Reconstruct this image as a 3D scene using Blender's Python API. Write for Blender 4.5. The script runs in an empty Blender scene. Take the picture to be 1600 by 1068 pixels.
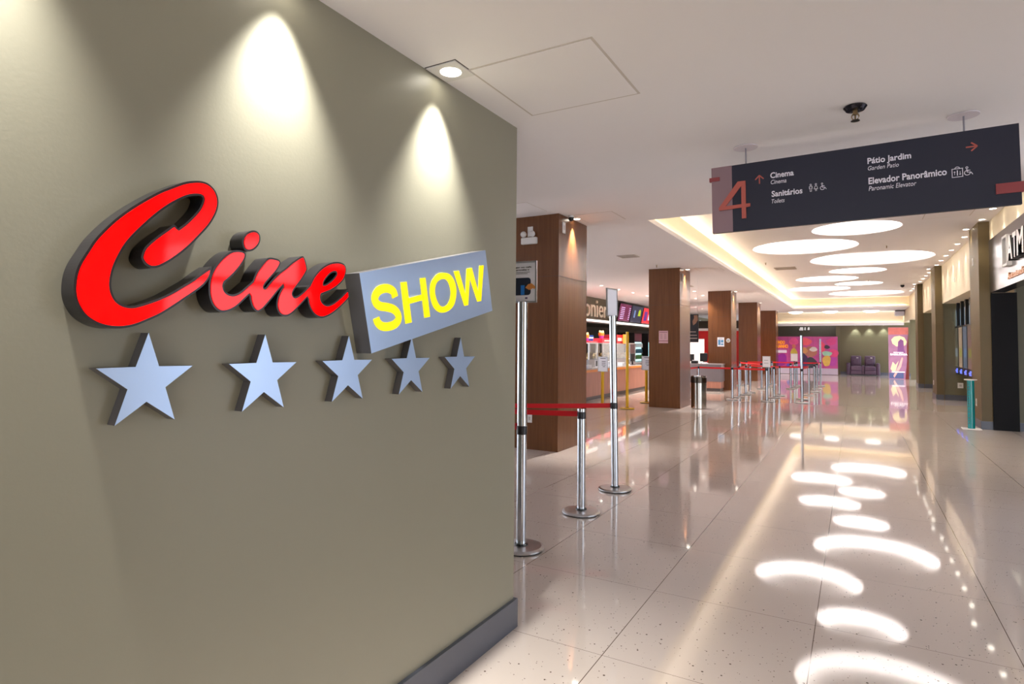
import bpy, math, random
from mathutils import Vector, Matrix
from mathutils.geometry import tessellate_polygon
random.seed(7)
SC = bpy.context.scene
COL = SC.collection
PI = math.pi
R = math.radians

# ------------------------------------------------------------------ camera
CAM_H = 1.6
f_px = 934.036
yaw, pitch, roll = R(29.8782), R(2.13287), R(0.452524)
fwd = Vector((-math.sin(yaw)*math.cos(pitch), math.cos(yaw)*math.cos(pitch), math.sin(pitch)))
rt = Vector((math.cos(yaw), math.sin(yaw), 0))
up = rt.cross(fwd)
r2 = rt*math.cos(roll) + up*math.sin(roll)
u2 = -rt*math.sin(roll) + up*math.cos(roll)
cam = bpy.data.cameras.new('camera')
co = bpy.data.objects.new('camera', cam)
COL.objects.link(co)
M = Matrix((( r2.x, u2.x, -fwd.x, 0), (r2.y, u2.y, -fwd.y, 0), (r2.z, u2.z, -fwd.z, CAM_H), (0, 0, 0, 1)))
co.matrix_world = M
cam.sensor_width = 36
cam.sensor_fit = 'HORIZONTAL'
cam.lens = f_px/1600*36
cam.shift_y = -32.214/1600
cam.clip_start = 0.05
cam.clip_end = 200
SC.camera = co

# ------------------------------------------------------------------ world: daylight that enters by the open sides
W = bpy.data.worlds.new('world'); SC.world = W; W.use_nodes = True
bg = W.node_tree.nodes['Background']
WORLD_STRENGTH = 1.8
bg.inputs[0].default_value = (0.84, 0.91, 1.0, 1); bg.inputs[1].default_value = WORLD_STRENGTH
SC.view_settings.view_transform = 'Standard'
SC.view_settings.look = 'None'
SC.view_settings.gamma = 1
SC.view_settings.use_curve_mapping = False
SC.view_settings.exposure = 1.22
try:
    SC.cycles.use_denoising = True
    SC.cycles.max_bounces = 10
    SC.cycles.diffuse_bounces = 6
    SC.cycles.glossy_bounces = 5
    SC.cycles.transmission_bounces = 6
    SC.cycles.sample_clamp_indirect = 6
    SC.cycles.blur_glossy = 0.5
    SC.cycles.caustics_reflective = False
    SC.cycles.caustics_refractive = False
    SC.cycles.use_light_tree = True
except Exception:
    pass
# light levels (watts)
P_WALLSPOT = 105
P_PILLAR = 230
P_WASH = 20
P_SNACK = 220
P_COVE = 44
E_RING = 10.5

# ------------------------------------------------------------------ lights
def area(name, loc, rot, sx, sy, power, color, parent=None):
    l = bpy.data.lights.new(name, 'AREA'); l.shape = 'RECTANGLE'; l.size = sx; l.size_y = sy
    l.energy = power; l.color = color
    o = bpy.data.objects.new(name, l); COL.objects.link(o)
    o.location = loc; o.rotation_euler = rot
    if parent: o.parent = parent
    return o
def spot(name, loc, power, angle, blend, color, parent=None, tilt=(0, 0, 0), rad=0.03):
    l = bpy.data.lights.new(name, 'SPOT'); l.energy = power; l.spot_size = R(angle); l.spot_blend = blend
    l.color = color; l.shadow_soft_size = rad
    o = bpy.data.objects.new(name, l); COL.objects.link(o)
    o.location = loc; o.rotation_euler = tilt
    if parent: o.parent = parent
    return o
WARM = (1.0, 0.80, 0.58); NEUT = (1.0, 0.93, 0.84); COOL = (0.95, 0.97, 1.0)

# ------------------------------------------------------------------ materials
def lin(c):
    return tuple(((v/255)/12.92 if v/255 <= 0.04045 else ((v/255+0.055)/1.055)**2.4) for v in c)
MATS = {}
def mat(name, rgb, rough=0.5, metal=0.0, emit=0.0, ecol=None, vary=0.04, vscale=6.0, bump=0.0, bscale=60.0, spec=0.5, coat=0.0, stretch=None, alpha=None, trans=0.0):
    if name in MATS: return MATS[name]
    m = bpy.data.materials.new(name); m.use_nodes = True
    nt = m.node_tree; b = nt.nodes['Principled BSDF']
    c = lin(rgb)
    tc = nt.nodes.new('ShaderNodeTexCoord')
    mp = nt.nodes.new('ShaderNodeMapping'); nt.links.new(tc.outputs['Object'], mp.inputs[0])
    if stretch: mp.inputs['Scale'].default_value = stretch
    n = nt.nodes.new('ShaderNodeTexNoise'); n.inputs['Scale'].default_value = vscale; n.inputs['Detail'].default_value = 3
    nt.links.new(mp.outputs[0], n.inputs[0])
    mx = nt.nodes.new('ShaderNodeMix'); mx.data_type = 'RGBA'
    mx.inputs[6].default_value = (*[v*(1-vary) for v in c], 1); mx.inputs[7].default_value = (*[min(1, v*(1+vary)) for v in c], 1)
    nt.links.new(n.outputs[0], mx.inputs[0]); nt.links.new(mx.outputs[2], b.inputs['Base Color'])
    b.inputs['Roughness'].default_value = rough; b.inputs['Metallic'].default_value = metal
    b.inputs['Specular IOR Level'].default_value = spec
    if coat: b.inputs['Coat Weight'].default_value = coat; b.inputs['Coat Roughness'].default_value = 0.05
    if trans: b.inputs['Transmission Weight'].default_value = trans
    if emit:
        b.inputs['Emission Color'].default_value = (*(lin(ecol) if ecol else c), 1); b.inputs['Emission Strength'].default_value = emit
    if bump:
        n2 = nt.nodes.new('ShaderNodeTexNoise'); n2.inputs['Scale'].default_value = bscale; nt.links.new(tc.outputs['Object'], n2.inputs[0])
        bp = nt.nodes.new('ShaderNodeBump'); bp.inputs['Strength'].default_value = bump; bp.inputs['Distance'].default_value = 0.002
        nt.links.new(n2.outputs[0], bp.inputs['Height']); nt.links.new(bp.outputs[0], b.inputs['Normal'])
    MATS[name] = m
    return m

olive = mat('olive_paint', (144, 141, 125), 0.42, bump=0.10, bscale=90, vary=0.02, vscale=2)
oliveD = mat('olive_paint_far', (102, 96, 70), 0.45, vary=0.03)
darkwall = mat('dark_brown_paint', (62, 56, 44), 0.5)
cream = mat('cream_paint', (232, 218, 188), 0.5, vary=0.02)
ceilm = mat('ceiling_paint', (242, 239, 240), 0.7, vary=0.015, vscale=1.5)
ceilw = mat('ceiling_paint_tray', (243, 241, 243), 0.7, vary=0.015, vscale=1.5)
covem = mat('cove_paint', (238, 224, 196), 0.6, vary=0.02)
skirt = mat('slate_skirting', (84, 88, 100), 0.35, vary=0.08, vscale=4)
chrome = mat('chrome', (200, 203, 210), 0.10, 1.0, vary=0.02)
satin = mat('satin_steel', (196, 196, 198), 0.30, 1.0, vary=0.05, vscale=40)
brushed = mat('brushed_steel_face', (178, 198, 230), 0.36, 0.75, vary=0.05, vscale=3)
charc = mat('charcoal_metal', (46, 44, 47), 0.30, 0.4, vary=0.05)
blackp = mat('black_plastic', (20, 20, 22), 0.4)
blackpan = mat('black_panel', (13, 12, 15), 0.6, spec=0.2)
white = mat('white_plastic', (228, 226, 224), 0.4)
whitep = mat('white_paper', (242, 242, 250), 0.5)
redb = mat('red_belt', (214, 6, 24), 0.6)
redwall = mat('red_paint', (214, 22, 26), 0.45)
redac = mat('red_acrylic', (225, 0, 4), 0.06, spec=0.28, emit=0.6, ecol=(255, 0, 0), vary=0.0)
yelac = mat('yellow_acrylic', (255, 226, 0), 0.25, emit=0.35, ecol=(255, 220, 0), vary=0.0)
yellow = mat('yellow_paint', (228, 180, 8), 0.3)
navy = mat('navy_panel', (18, 18, 44), 0.5, vary=0.03)
mauve = mat('mauve_panel', (146, 118, 126), 0.4, 0.25, vary=0.05, vscale=3)
coral = mat('coral_plate', (190, 92, 80), 0.45)
lilac = mat('lilac_vinyl', (240, 236, 250), 0.5)
goldl = mat('gold_letter_metal', (248, 240, 220), 0.3, 0.0, vary=0.1)
orange = mat('orange_edge', (236, 150, 60), 0.35)
greytop = mat('grey_stone_top', (116, 112, 112), 0.3, vary=0.1, vscale=20)
teal = mat('teal_tube', (0, 138, 142), 0.2, coat=0.5)
leather = mat('aubergine_leather', (88, 66, 88), 0.35, bump=0.3, bscale=40)
darkgl = mat('dark_screen', (30, 34, 38), 0.12)
copper = mat('copper_sign', (214, 150, 100), 0.25, 0.7)
steelf = mat('storefront_steel', (128, 127, 134), 0.2, 0.9, vary=0.04)
ledm = mat('led_strip', (255, 240, 214), 0.5, emit=4.0, ecol=(255, 214, 150), vary=0)
ringm = mat('oval_led_ring', (255, 250, 244), 0.5, emit=E_RING, ecol=(255, 250, 240), vary=0)
lensm = mat('downlight_lens', (255, 250, 240), 0.4, emit=7.0, ecol=(255, 248, 232), vary=0)
whitelit = mat('lit_shelf', (250, 248, 244), 0.4, emit=0.7, ecol=(255, 252, 246), vary=0)
domem = mat('opal_dome', (250, 248, 244), 0.3, emit=1.4, ecol=(255, 250, 240), vary=0)
glassm = mat('clear_glass', (235, 240, 242), 0.03, trans=0.92, vary=0)

def wood_mat(name, rgb, rough=0.38):
    m = bpy.data.materials.new(name); m.use_nodes = True
    nt = m.node_tree; b = nt.nodes['Principled BSDF']
    tc = nt.nodes.new('ShaderNodeTexCoord')
    mp = nt.nodes.new('ShaderNodeMapping'); nt.links.new(tc.outputs['Object'], mp.inputs[0])
    mp.inputs['Scale'].default_value = (14, 14, 0.55)
    n = nt.nodes.new('ShaderNodeTexNoise'); n.inputs['Scale'].default_value = 2.2; n.inputs['Detail'].default_value = 6; n.inputs['Distortion'].default_value = 0.4
    nt.links.new(mp.outputs[0], n.inputs[0])
    mp2 = nt.nodes.new('ShaderNodeMapping'); nt.links.new(tc.outputs['Object'], mp2.inputs[0]); mp2.inputs['Scale'].default_value = (120, 120, 1.5)
    n2 = nt.nodes.new('ShaderNodeTexNoise'); n2.inputs['Scale'].default_value = 1.0; n2.inputs['Detail'].default_value = 2; nt.links.new(mp2.outputs[0], n2.inputs[0])
    ad = nt.nodes.new('ShaderNodeMath'); ad.operation = 'MULTIPLY_ADD'; ad.inputs[1].default_value = 0.45; nt.links.new(n2.outputs[0], ad.inputs[0]); nt.links.new(n.outputs[0], ad.inputs[2])
    cr = nt.nodes.new('ShaderNodeValToRGB'); nt.links.new(ad.outputs[0], cr.inputs[0])
    c = lin(rgb)
    cr.color_ramp.elements[0].position = 0.5; cr.color_ramp.elements[0].color = (*[v*0.82 for v in c], 1)
    cr.color_ramp.elements[1].position = 0.95; cr.color_ramp.elements[1].color = (*[v*1.15 for v in c], 1)
    nt.links.new(cr.outputs[0], b.inputs['Base Color']); b.inputs['Roughness'].default_value = rough
    return m
wood = wood_mat('walnut_laminate', (110, 68, 38), 0.27)
woodp = wood_mat('pinkish_wood_front', (186, 130, 112))

def floor_mat():
    m = bpy.data.materials.new('polished_terrazzo_tiles'); m.use_nodes = True
    nt = m.node_tree; b = nt.nodes['Principled BSDF']; L = nt.links.new
    tc = nt.nodes.new('ShaderNodeTexCoord'); sp = nt.nodes.new('ShaderNodeSeparateXYZ'); L(tc.outputs['Object'], sp.inputs[0])
    def math_(op, a, bb=None, c=None):
        n = nt.nodes.new('ShaderNodeMath'); n.operation = op
        for i, v in enumerate((a, bb, c)):
            if v is None: continue
            if isinstance(v, (int, float)): n.inputs[i].default_value = v
            else: L(v, n.inputs[i])
        return n.outputs[0]
    def line(sock, off, pitch, wdt):
        t = math_('DIVIDE', math_('SUBTRACT', sock, off), pitch)
        fr = math_('FRACT', math_('ADD', t, 0.5))
        d = math_('ABSOLUTE', math_('SUBTRACT', fr, 0.5))
        return math_('LESS_THAN', d, wdt/pitch/2)
    lx = line(sp.outputs[0], -1.152, 0.9335, 0.0045); ly = line(sp.outputs[1], 2.962, 0.9365, 0.0028)
    grout = math_('MAXIMUM', lx, ly)
    # speckles: two sizes of chips
    def chips(scale, thr, seed):
        mp = nt.nodes.new('ShaderNodeMapping'); mp.inputs['Location'].default_value = (seed, seed*2, 0); L(tc.outputs['Object'], mp.inputs[0])
        v = nt.nodes.new('ShaderNodeTexVoronoi'); v.inputs['Scale'].default_value = scale; L(mp.outputs[0], v.inputs[0])
        wn = nt.nodes.new('ShaderNodeTexWhiteNoise'); wn.noise_dimensions = '3D'; L(v.outputs['Color'], wn.inputs[0])
        sel = math_('GREATER_THAN', wn.outputs['Value'], 0.55)
        rad = math_('MULTIPLY', wn.outputs['Value'], thr)
        return math_('MULTIPLY', math_('LESS_THAN', v.outputs['Distance'], rad), sel)
    ch = math_('MAXIMUM', chips(20, 0.12, 0.3), chips(46, 0.17, 5.1))
    n = nt.nodes.new('ShaderNodeTexNoise'); n.inputs['Scale'].default_value = 0.8; n.inputs['Detail'].default_value = 3; L(tc.outputs['Object'], n.inputs[0])
    base = nt.nodes.new('ShaderNodeMix'); base.data_type = 'RGBA'; L(n.outputs[0], base.inputs[0])
    base.inputs[6].default_value = (*lin((204, 191, 182)), 1); base.inputs[7].default_value = (*lin((212, 201, 194)), 1)
    m1 = nt.nodes.new('ShaderNodeMix'); m1.data_type = 'RGBA'; L(ch, m1.inputs[0]); L(base.outputs[2], m1.inputs[6]); m1.inputs[7].default_value = (*lin((84, 66, 54)), 1)
    m2 = nt.nodes.new('ShaderNodeMix'); m2.data_type = 'RGBA'; L(grout, m2.inputs[0]); L(m1.outputs[2], m2.inputs[6]); m2.inputs[7].default_value = (*lin((96, 78, 66)), 1)
    L(m2.outputs[2], b.inputs['Base Color'])
    b.inputs['Roughness'].default_value = 0.045
    b.inputs['Specular IOR Level'].default_value = 0.62
    return m
floorm = floor_mat()

# ------------------------------------------------------------------ mesh helpers
class MB:
    def __init__(s): s.v = []; s.f = []; s.m = []; s.sm = []
    def add(s, vs, fs, mi=0, smooth=False):
        k = len(s.v); s.v += [tuple(p) for p in vs]
        for f in fs: s.f.append(tuple(i+k for i in f)); s.m.append(mi); s.sm.append(smooth)
        return s
    def box(s, x0, x1, y0, y1, z0, z1, mi=0):
        if x0 > x1: x0, x1 = x1, x0
        if y0 > y1: y0, y1 = y1, y0
        vs = [(x0,y0,z0),(x1,y0,z0),(x1,y1,z0),(x0,y1,z0),(x0,y0,z1),(x1,y0,z1),(x1,y1,z1),(x0,y1,z1)]
        return s.add(vs, [(0,3,2,1),(4,5,6,7),(0,1,5,4),(1,2,6,5),(2,3,7,6),(3,0,4,7)], mi)
    def lathe(s, prof, c=(0,0,0), n=24, mi=0, axis='z', smooth=True):
        # prof: list of (r, h); each band has its own verts so that edges stay crisp
        def pt(r, h, a):
            x, y = r*math.cos(a), r*math.sin(a)
            if axis == 'z': return (c[0]+x, c[1]+y, c[2]+h)
            if axis == 'x': return (c[0]+h, c[1]+x, c[2]+y)
            return (c[0]+y, c[1]+h, c[2]+x)
        for (ra, ha), (rb, hb) in zip(prof[:-1], prof[1:]):
            va = [pt(ra, ha, 2*PI*i/n) for i in range(n)]; vb = [pt(rb, hb, 2*PI*i/n) for i in range(n)]
            if ra < 1e-6: s.add([pt(0, ha, 0)] + vb, [(0, 1+i, 1+(i+1) % n) for i in range(n)][::1], mi, False); continue
            if rb < 1e-6: s.add([pt(0, hb, 0)] + va, [(0, 1+(i+1) % n, 1+i) for i in range(n)], mi, False); continue
            flat = abs(ha-hb) < 1e-6
            s.add(va+vb, [(i, (i+1) % n, n+(i+1) % n, n+i) for i in range(n)], mi, smooth and not flat)
        return s
    def cyl(s, c, r, h, n=24, mi=0, axis='z', r2=None):
        r2 = r if r2 is None else r2
        return s.lathe([(0, 0), (r, 0), (r2, h), (0, h)], c, n, mi, axis)
    def ball(s, c, r, n=14, mi=0, sz=1.0):
        prof = [(r*math.sin(PI*i/8), -r*sz*math.cos(PI*i/8)) for i in range(9)]; prof[0] = (0, -r*sz); prof[-1] = (0, r*sz)
        return s.lathe(prof, c, n, mi)
    def prism(s, polys, fn, a, b, mi=0, mi_side=None, smooth=False):
        # polys: [outer, hole...] of 2D points; fn(u, v, w) -> 3D; from w=a to w=b
        mi_side = mi if mi_side is None else mi_side
        flat = [p for q in polys for p in q]
        tris = tessellate_polygon([[Vector((p[0], p[1], 0)) for p in q] for q in polys])
        s.add([fn(p[0], p[1], b) for p in flat], tris, mi)
        s.add([fn(p[0], p[1], a) for p in flat], [t[::-1] for t in tris], mi)
        for q in polys:
            n = len(q)
            s.add([fn(p[0], p[1], a) for p in q]+[fn(p[0], p[1], b) for p in q], [(i, (i+1) % n, n+(i+1) % n, n+i) for i in range(n)], mi_side, smooth)
        return s
    def tube(s, path, r, n=10, mi=0):
        path = [Vector(p) for p in path]; rings = []
        for i, p in enumerate(path):
            d = (path[min(i+1, len(path)-1)]-path[max(i-1, 0)]).normalized()
            a = Vector((0, 0, 1)) if abs(d.z) < 0.9 else Vector((1, 0, 0))
            x = d.cross(a).normalized(); y = d.cross(x)
            rings.append([tuple(p+(x*math.cos(2*PI*k/n)+y*math.sin(2*PI*k/n))*r) for k in range(n)])
        vs = [q for g in rings for q in g]; fs = []
        for i in range(len(rings)-1):
            for k in range(n): fs.append((i*n+k, i*n+(k+1) % n, (i+1)*n+(k+1) % n, (i+1)*n+k))
        s.add(vs, fs, mi, True)
        s.add(rings[0], [tuple(range(n))], mi); s.add(rings[-1], [tuple(range(n))[::-1]], mi)
        return s
    def build(s, name, mats, parent=None, loc=None, bevel=0, world=False):
        me = bpy.data.meshes.new(name)
        off = Vector((0, 0, 0))
        if world and parent is not None: off = parent.matrix_basis.translation
        if loc is not None and parent is None: off = Vector(loc)
        me.from_pydata([(x-off.x, y-off.y, z-off.z) for x, y, z in s.v], [], s.f)
        if not isinstance(mats, (list, tuple)): mats = [mats]
        for m in mats: me.materials.append(m)
        for p, mi, sm in zip(me.polygons, s.m, s.sm): p.material_index = mi; p.use_smooth = sm
        me.validate(); me.update()
        import bmesh
        bm = bmesh.new(); bm.from_mesh(me)
        bmesh.ops.remove_doubles(bm, verts=bm.verts, dist=1e-5) if bevel else None
        bmesh.ops.recalc_face_normals(bm, faces=bm.faces); bm.to_mesh(me); bm.free()
        o = bpy.data.objects.new(name, me); COL.objects.link(o)
        if parent is not None: o.parent = parent
        elif loc is not None: o.location = loc
        if bevel:
            b = o.modifiers.new('bevel', 'BEVEL'); b.width = bevel; b.segments = 2; b.limit_method = 'ANGLE'
        return o
def thing(name, label, cat, loc=(0, 0, 0), group=None, rz=0, rot=None):
    o = bpy.data.objects.new(name, None); COL.objects.link(o)
    o.location = loc; o.rotation_euler = rot if rot else (0, 0, rz); o.empty_display_size = 0.1
    o['label'] = label; o['category'] = cat
    if group: o['group'] = group
    return o
def tag(o, label, cat, group=None):
    o['label'] = label; o['category'] = cat
    if group: o['group'] = group
    return o
def struct(o): o['kind'] = 'structure'; return o
def copy_tree(o, parent=None):
    c = o.copy(); COL.objects.link(c)
    if parent is not None: c.parent = parent
    for ch in list(o.children): copy_tree(ch, c)
    return c
def text_mesh(s, bbox, fn, depth, mb, mi=0, bold=0.0, shear=0.0, w0=0.0):
    """lettering fitted into bbox (u0,u1,v0,v1), mapped by fn(u,v,w)"""
    cu = bpy.data.curves.new('lettering', 'FONT'); cu.body = s; cu.extrude = 0.5; cu.offset = bold; cu.shear = shear; cu.resolution_u = 3
    ob = bpy.data.objects.new('lettering', cu); COL.objects.link(ob)
    bpy.context.view_layer.update()
    dg = bpy.context.evaluated_depsgraph_get()
    me = bpy.data.meshes.new_from_object(ob.evaluated_get(dg))
    xs = [v.co.x for v in me.vertices]; ys = [v.co.y for v in me.vertices]
    if xs:
        x0, x1, y0, y1 = min(xs), max(xs), min(ys), max(ys)
        u0, u1, v0, v1 = bbox
        vs = [fn(u0+(v.co.x-x0)/(x1-x0)*(u1-u0), v0+(v.co.y-y0)/(y1-y0)*(v1-v0), w0+depth*(v.co.z+0.5)) for v in me.vertices]
        mb.add(vs, [tuple(p.vertices) for p in me.polygons], mi)
    bpy.data.objects.remove(ob); bpy.data.meshes.remove(me); bpy.data.curves.remove(cu)
    return mb
def smooth_poly(pts, k=4):
    """Catmull-Rom through the points; points with a third value are corners"""
    n = len(pts); out = []
    for i in range(n):
        p0, p1, p2, p3 = pts[i-1], pts[i], pts[(i+1) % n], pts[(i+2) % n]
        if len(p1) == 3: p0 = (2*p1[0]-p2[0], 2*p1[1]-p2[1])
        if len(p2) == 3: p3 = (2*p2[0]-p1[0], 2*p2[1]-p1[1])
        for j in range(k):
            t = j/k; t2 = t*t; t3 = t2*t
            out.append(tuple(0.5*(2*p1[a]+(p2[a]-p0[a])*t+(2*p0[a]-5*p1[a]+4*p2[a]-p3[a])*t2+(3*p1[a]-p0[a]-3*p2[a]+p3[a])*t3) for a in (0, 1)))
    return out
def sarea(p): return 0.5*sum(p[i-1][0]*p[i][1]-p[i][0]*p[i-1][1] for i in range(len(p)))
def inset(p, d):
    """offset a closed outline inwards by d (outwards if d < 0), dropping points that end up too close"""
    if sarea(p) < 0: p = p[::-1]
    n = len(p); out = []
    dens = []
    for i in range(n):
        a, b = p[i], p[(i+1) % n]; L = math.dist(a, b); k = max(1, int(L/0.006))
        dens += [(a[0]+(b[0]-a[0])*j/k, a[1]+(b[1]-a[1])*j/k) for j in range(k)]
    m = len(dens)
    for i in range(m):
        a, b = dens[i-1], dens[(i+1) % m]; tx, ty = b[0]-a[0], b[1]-a[1]; l = math.hypot(tx, ty) or 1
        q = (dens[i][0]-ty/l*d, dens[i][1]+tx/l*d)
        dm = min((q[0]-c[0])**2+(q[1]-c[1])**2 for c in dens)
        if dm > (abs(d)*0.9)**2: out.append(q)
    return out
YZ = lambda u, v, w: (w, u, v)      # shapes on planes x = w
XZ = lambda u, v, w: (u, w, v)      # shapes on planes y = w
XY = lambda u, v, w: (u, v, w)
def disc(cx, cy, r, n=40): return [(cx+r*math.cos(2*PI*i/n), cy+r*math.sin(2*PI*i/n)) for i in range(n)]
def rect(a, b, c, d): return [(a, c), (b, c), (b, d), (a, d)]
ORD = ['first', 'second', 'third', 'fourth', 'fifth', 'sixth', 'seventh', 'eighth', 'ninth', 'tenth', 'eleventh', 'twelfth', 'thirteenth', 'fourteenth', 'fifteenth', 'sixteenth', 'seventeenth', 'eighteenth', 'nineteenth', 'twentieth', 'twenty-first', 'twenty-second']

# ================================================================== THE SETTING
ZN, ZL, ZT = 2.858, 3.56, 4.08          # near, lobby and tray ceiling heights
XL, XR = -9.5, 2.31
struct(MB().box(-16, 7, -6, 49, -0.12, 0).build('floor', floorm))
struct(MB().box(-2.1, -1.70, -6, 3.0, 0, ZN).build('wall_left', olive))
struct(MB().box(-2.12, -1.68, -6, 3.015, 0, 0.157).build('baseboard_left', skirt))
# near ceiling slab, its underside lower than the lobby's
struct(MB().box(-16, 7, -6, 4.6, ZN, ZL+0.3).build('ceiling_near', ceilm))
c = MB()
c.box(XL-2, -2.86, 4.6, 48, ZL, ZL+0.02)
c.box(-2.86, 7, 4.6, 9.13, ZL, ZL+0.02)
c.box(-2.86, 2.6, 35.11, 39.0, ZL, ZL+0.02)
c.box(-13, XL-2, 4.6, 19.2, ZL, ZL+0.02)
c.box(-2.86, -2.82, 9.13, 35.11, ZL, ZL+0.075)          # lips that hide the strips of light
c.box(-2.82, 2.31, 9.13, 9.17, ZL, ZL+0.075)
c.box(-2.82, 2.31, 35.07, 35.11, ZL, ZL+0.075)
struct(c.build('ceiling_lobby', ceilm))
OVALS = [(0.42, 11.85, 1.42), (0.03, 14.45, 0.83), (-1.10, 16.65, 1.20), (0.38, 19.65, 1.52), (0.08, 22.6, 0.83), (-0.90, 24.95, 1.03), (0.13, 27.25, 0.83), (-1.35, 29.15, 1.20), (0.44, 32.35, 1.53)]
c = MB()
c.prism([rect(-2.93, XR, 9.08, 35.18)] + [disc(x, y, r, 56)[::-1] for x, y, r in OVALS], XY, ZT, ZT+0.05)
struct(c.build('ceiling_tray', ceilw))
c = MB()
c.box(-2.97, -2.93, 9.04, 35.22, ZL+0.02, ZT+0.05)
c.box(-2.93, XR, 9.04, 9.08, ZL+0.02, ZT+0.05)
c.box(-2.93, XR, 35.18, 35.22, ZL+0.02, ZT+0.05)
struct(c.build('trim_1', covem))
area('cove_light_left', (-2.895, 22.1, ZL+0.04), (PI, 0, 0), 0.05, 25.8, P_COVE, (1, 0.84, 0.62))
area('cove_light_far', (-0.3, 35.145, ZL+0.04), (PI, 0, 0), 5.0, 0.05, P_COVE*0.13, (1, 0.84, 0.62))
area('cove_light_near', (-0.3, 9.105, ZL+0.04), (PI, 0, 0), 5.0, 0.05, P_COVE*0.2, (1, 0.84, 0.62))

# right wall: cream bulkhead over recessed bays and over the cash machine shop
w = MB()
w.box(XR, XR+0.2, 8.4, 14.8, 3.68, ZT+0.05)
w.box(XR, 3.6, 15.85, 22.3, 2.92, ZT+0.05)
w.box(XR, 3.6, 23.35, 28.3, 2.92, ZT+0.05)
w.box(XR, 3.6, 29.35, 35.2, 2.92, ZT+0.05)
w.box(XR, 3.6, 35.2, 39.0, 2.92, ZL)
struct(w.build('wall_right', cream))
w = MB()
w.box(3.5, 3.7, 14.95, 29.4, 0, 2.92)
w.box(2.33, 3.5, 35.2, 35.3, 0, 2.92)
for y in (22.35, 28.35): w.box(2.25, 3.5, y, y+0.9, 0, 2.92)
w.box(2.70, 6.0, 14.86, 14.96, 0, 3.4)      # inside the shop, behind the black jamb
w.box(2.31, 2.5, 8.2, 8.4, 0, 3.6)
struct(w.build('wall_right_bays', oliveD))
w = MB()
for y in (22.33, 28.33): w.box(2.24, 3.5, y, y+0.02, 0, 0.157)
w.box(2.70, 6.0, 14.84, 14.86, 0, 0.157)
w.box(3.48, 3.5, 15.9, 29.3, 0, 0.157)
struct(w.build('baseboard_right', skirt))
struct(MB().box(XR+0.2, 6, 8.4, 14.86, 3.1, 3.2).build('ceiling_shop', ceilm))
struct(MB().box(6.0, 6.1, 8.2, 15, 0, 3.4).build('wall_shop', oliveD))
# black jamb at the far side of the shop opening
struct(MB().box(XR-0.005, 2.70, 14.75, 14.84, 0, 2.66).build('door_1', blackpan))

# far end
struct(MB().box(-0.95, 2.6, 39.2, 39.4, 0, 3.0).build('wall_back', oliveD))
struct(MB().box(-0.76, 3.5, 39.18, 39.2, 0, 0.157).build('baseboard_back', skirt))
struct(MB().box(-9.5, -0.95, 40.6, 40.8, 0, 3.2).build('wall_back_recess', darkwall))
struct(MB().box(-0.97, -0.76, 39.05, 40.6, 0, 2.8).build('trim_2', oliveD))
c = MB().box(-4.3, XR, 39.06, 39.2, 2.94, ZL+0.02)
struct(c.build('trim_3', covem))
c = MB().box(-4.3, XR, 38.90, 39.2, 2.78, 2.82)
c.box(-4.3, XR, 38.90, 38.93, 2.82, 2.93)
struct(c.build('trim_4', ceilw))
area('cove_light_back', (-0.9, 39.0, 2.86), (PI, 0, 0), 6.2, 0.05, P_COVE*0.16, (1, 0.84, 0.62))

# left side: snack bar wall, painted board above, dark recess below
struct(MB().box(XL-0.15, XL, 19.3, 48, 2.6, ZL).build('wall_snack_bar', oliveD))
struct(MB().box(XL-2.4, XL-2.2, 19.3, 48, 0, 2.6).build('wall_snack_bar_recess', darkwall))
struct(MB().box(XL-2.4, XL, 19.2, 19.3, 0, ZL).build('wall_snack_bar_end', oliveD))
struct(MB().box(XL-2.4, -4.3, 48, 48.2, 0, ZL).build('wall_ticket_office', ceilw))
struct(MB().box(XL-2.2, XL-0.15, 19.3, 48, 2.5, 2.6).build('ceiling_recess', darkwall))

struct(MB().box(-12, -2.1, -6, 0.8, 0, ZN).build('wall_left_added', olive))  # unseen block, added to give the chrome posts darker stripes to reflect
struct(MB().box(XR, XR+0.2, -4.0, 3.1, 0, ZN).build('wall_right_added', cream))  # unseen wall, added to keep daylight reflections off the red letters
g = MB()
for k in range(9): g.box(-13.0, -12.9, 4.6+1.8*k, 4.66+1.8*k, 0, ZL)
for z in (0.0, 1.1, 2.5): g.box(-13.0, -12.9, 4.6, 19.1, z, z+0.06)
struct(g.build('window_1', charc))
# ================================================================== PILLARS clad in wood
PIL = [8.07, 15.2, 22.4, 28.95, 36.2]
plab = ['tall square wood-clad pillar nearest the green wall, carrying the emergency lamp',
        'wood-clad pillar with the small pink notice, beside the chrome bin',
        'wood-clad pillar with the blue and white notice, behind the ticket counter',
        'fourth wood-clad pillar, plain, just beyond the one with the blue notice',
        'farthest wood-clad pillar, at the left edge of the magenta backdrop']
for i, y in enumerate(PIL):
    t = thing('pillar', plab[i], 'pillar', (-4.24, y+0.54, 0), 'wood-clad pillars')
    MB().box(-4.64, -3.84, y, y+1.08, 0, ZL-0.001).build('cladding', wood, t, world=True)
    # a routed groove and shadow gap at the top
    MB().box(-4.645, -3.835, y-0.003, y+1.083, 2.62, 2.624).build('joint_line', mat('groove', (70, 44, 30), 0.6), t, world=True)

# olive columns on the right
clab = ['olive column with the teal post standing against it', 'second olive column from the camera, at the far end of the screens', 'farthest olive column, near the tall film poster']
for i, y in enumerate((14.8, 22.3, 28.3)):
    t = thing('column', clab[i], 'column', (2.22, y+0.5, 0), 'olive columns along the right wall')
    MB().box(2.13, XR+0.02, y, y+1.05, 0, ZT-0.001).build('shaft', mat('olive_tan_paint', (96, 80, 46), 0.5), t, world=True)
    MB().box(2.115, XR, y-0.015, y+1.06, 0, 0.157).build('baseboard', skirt, t, world=True)

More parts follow.
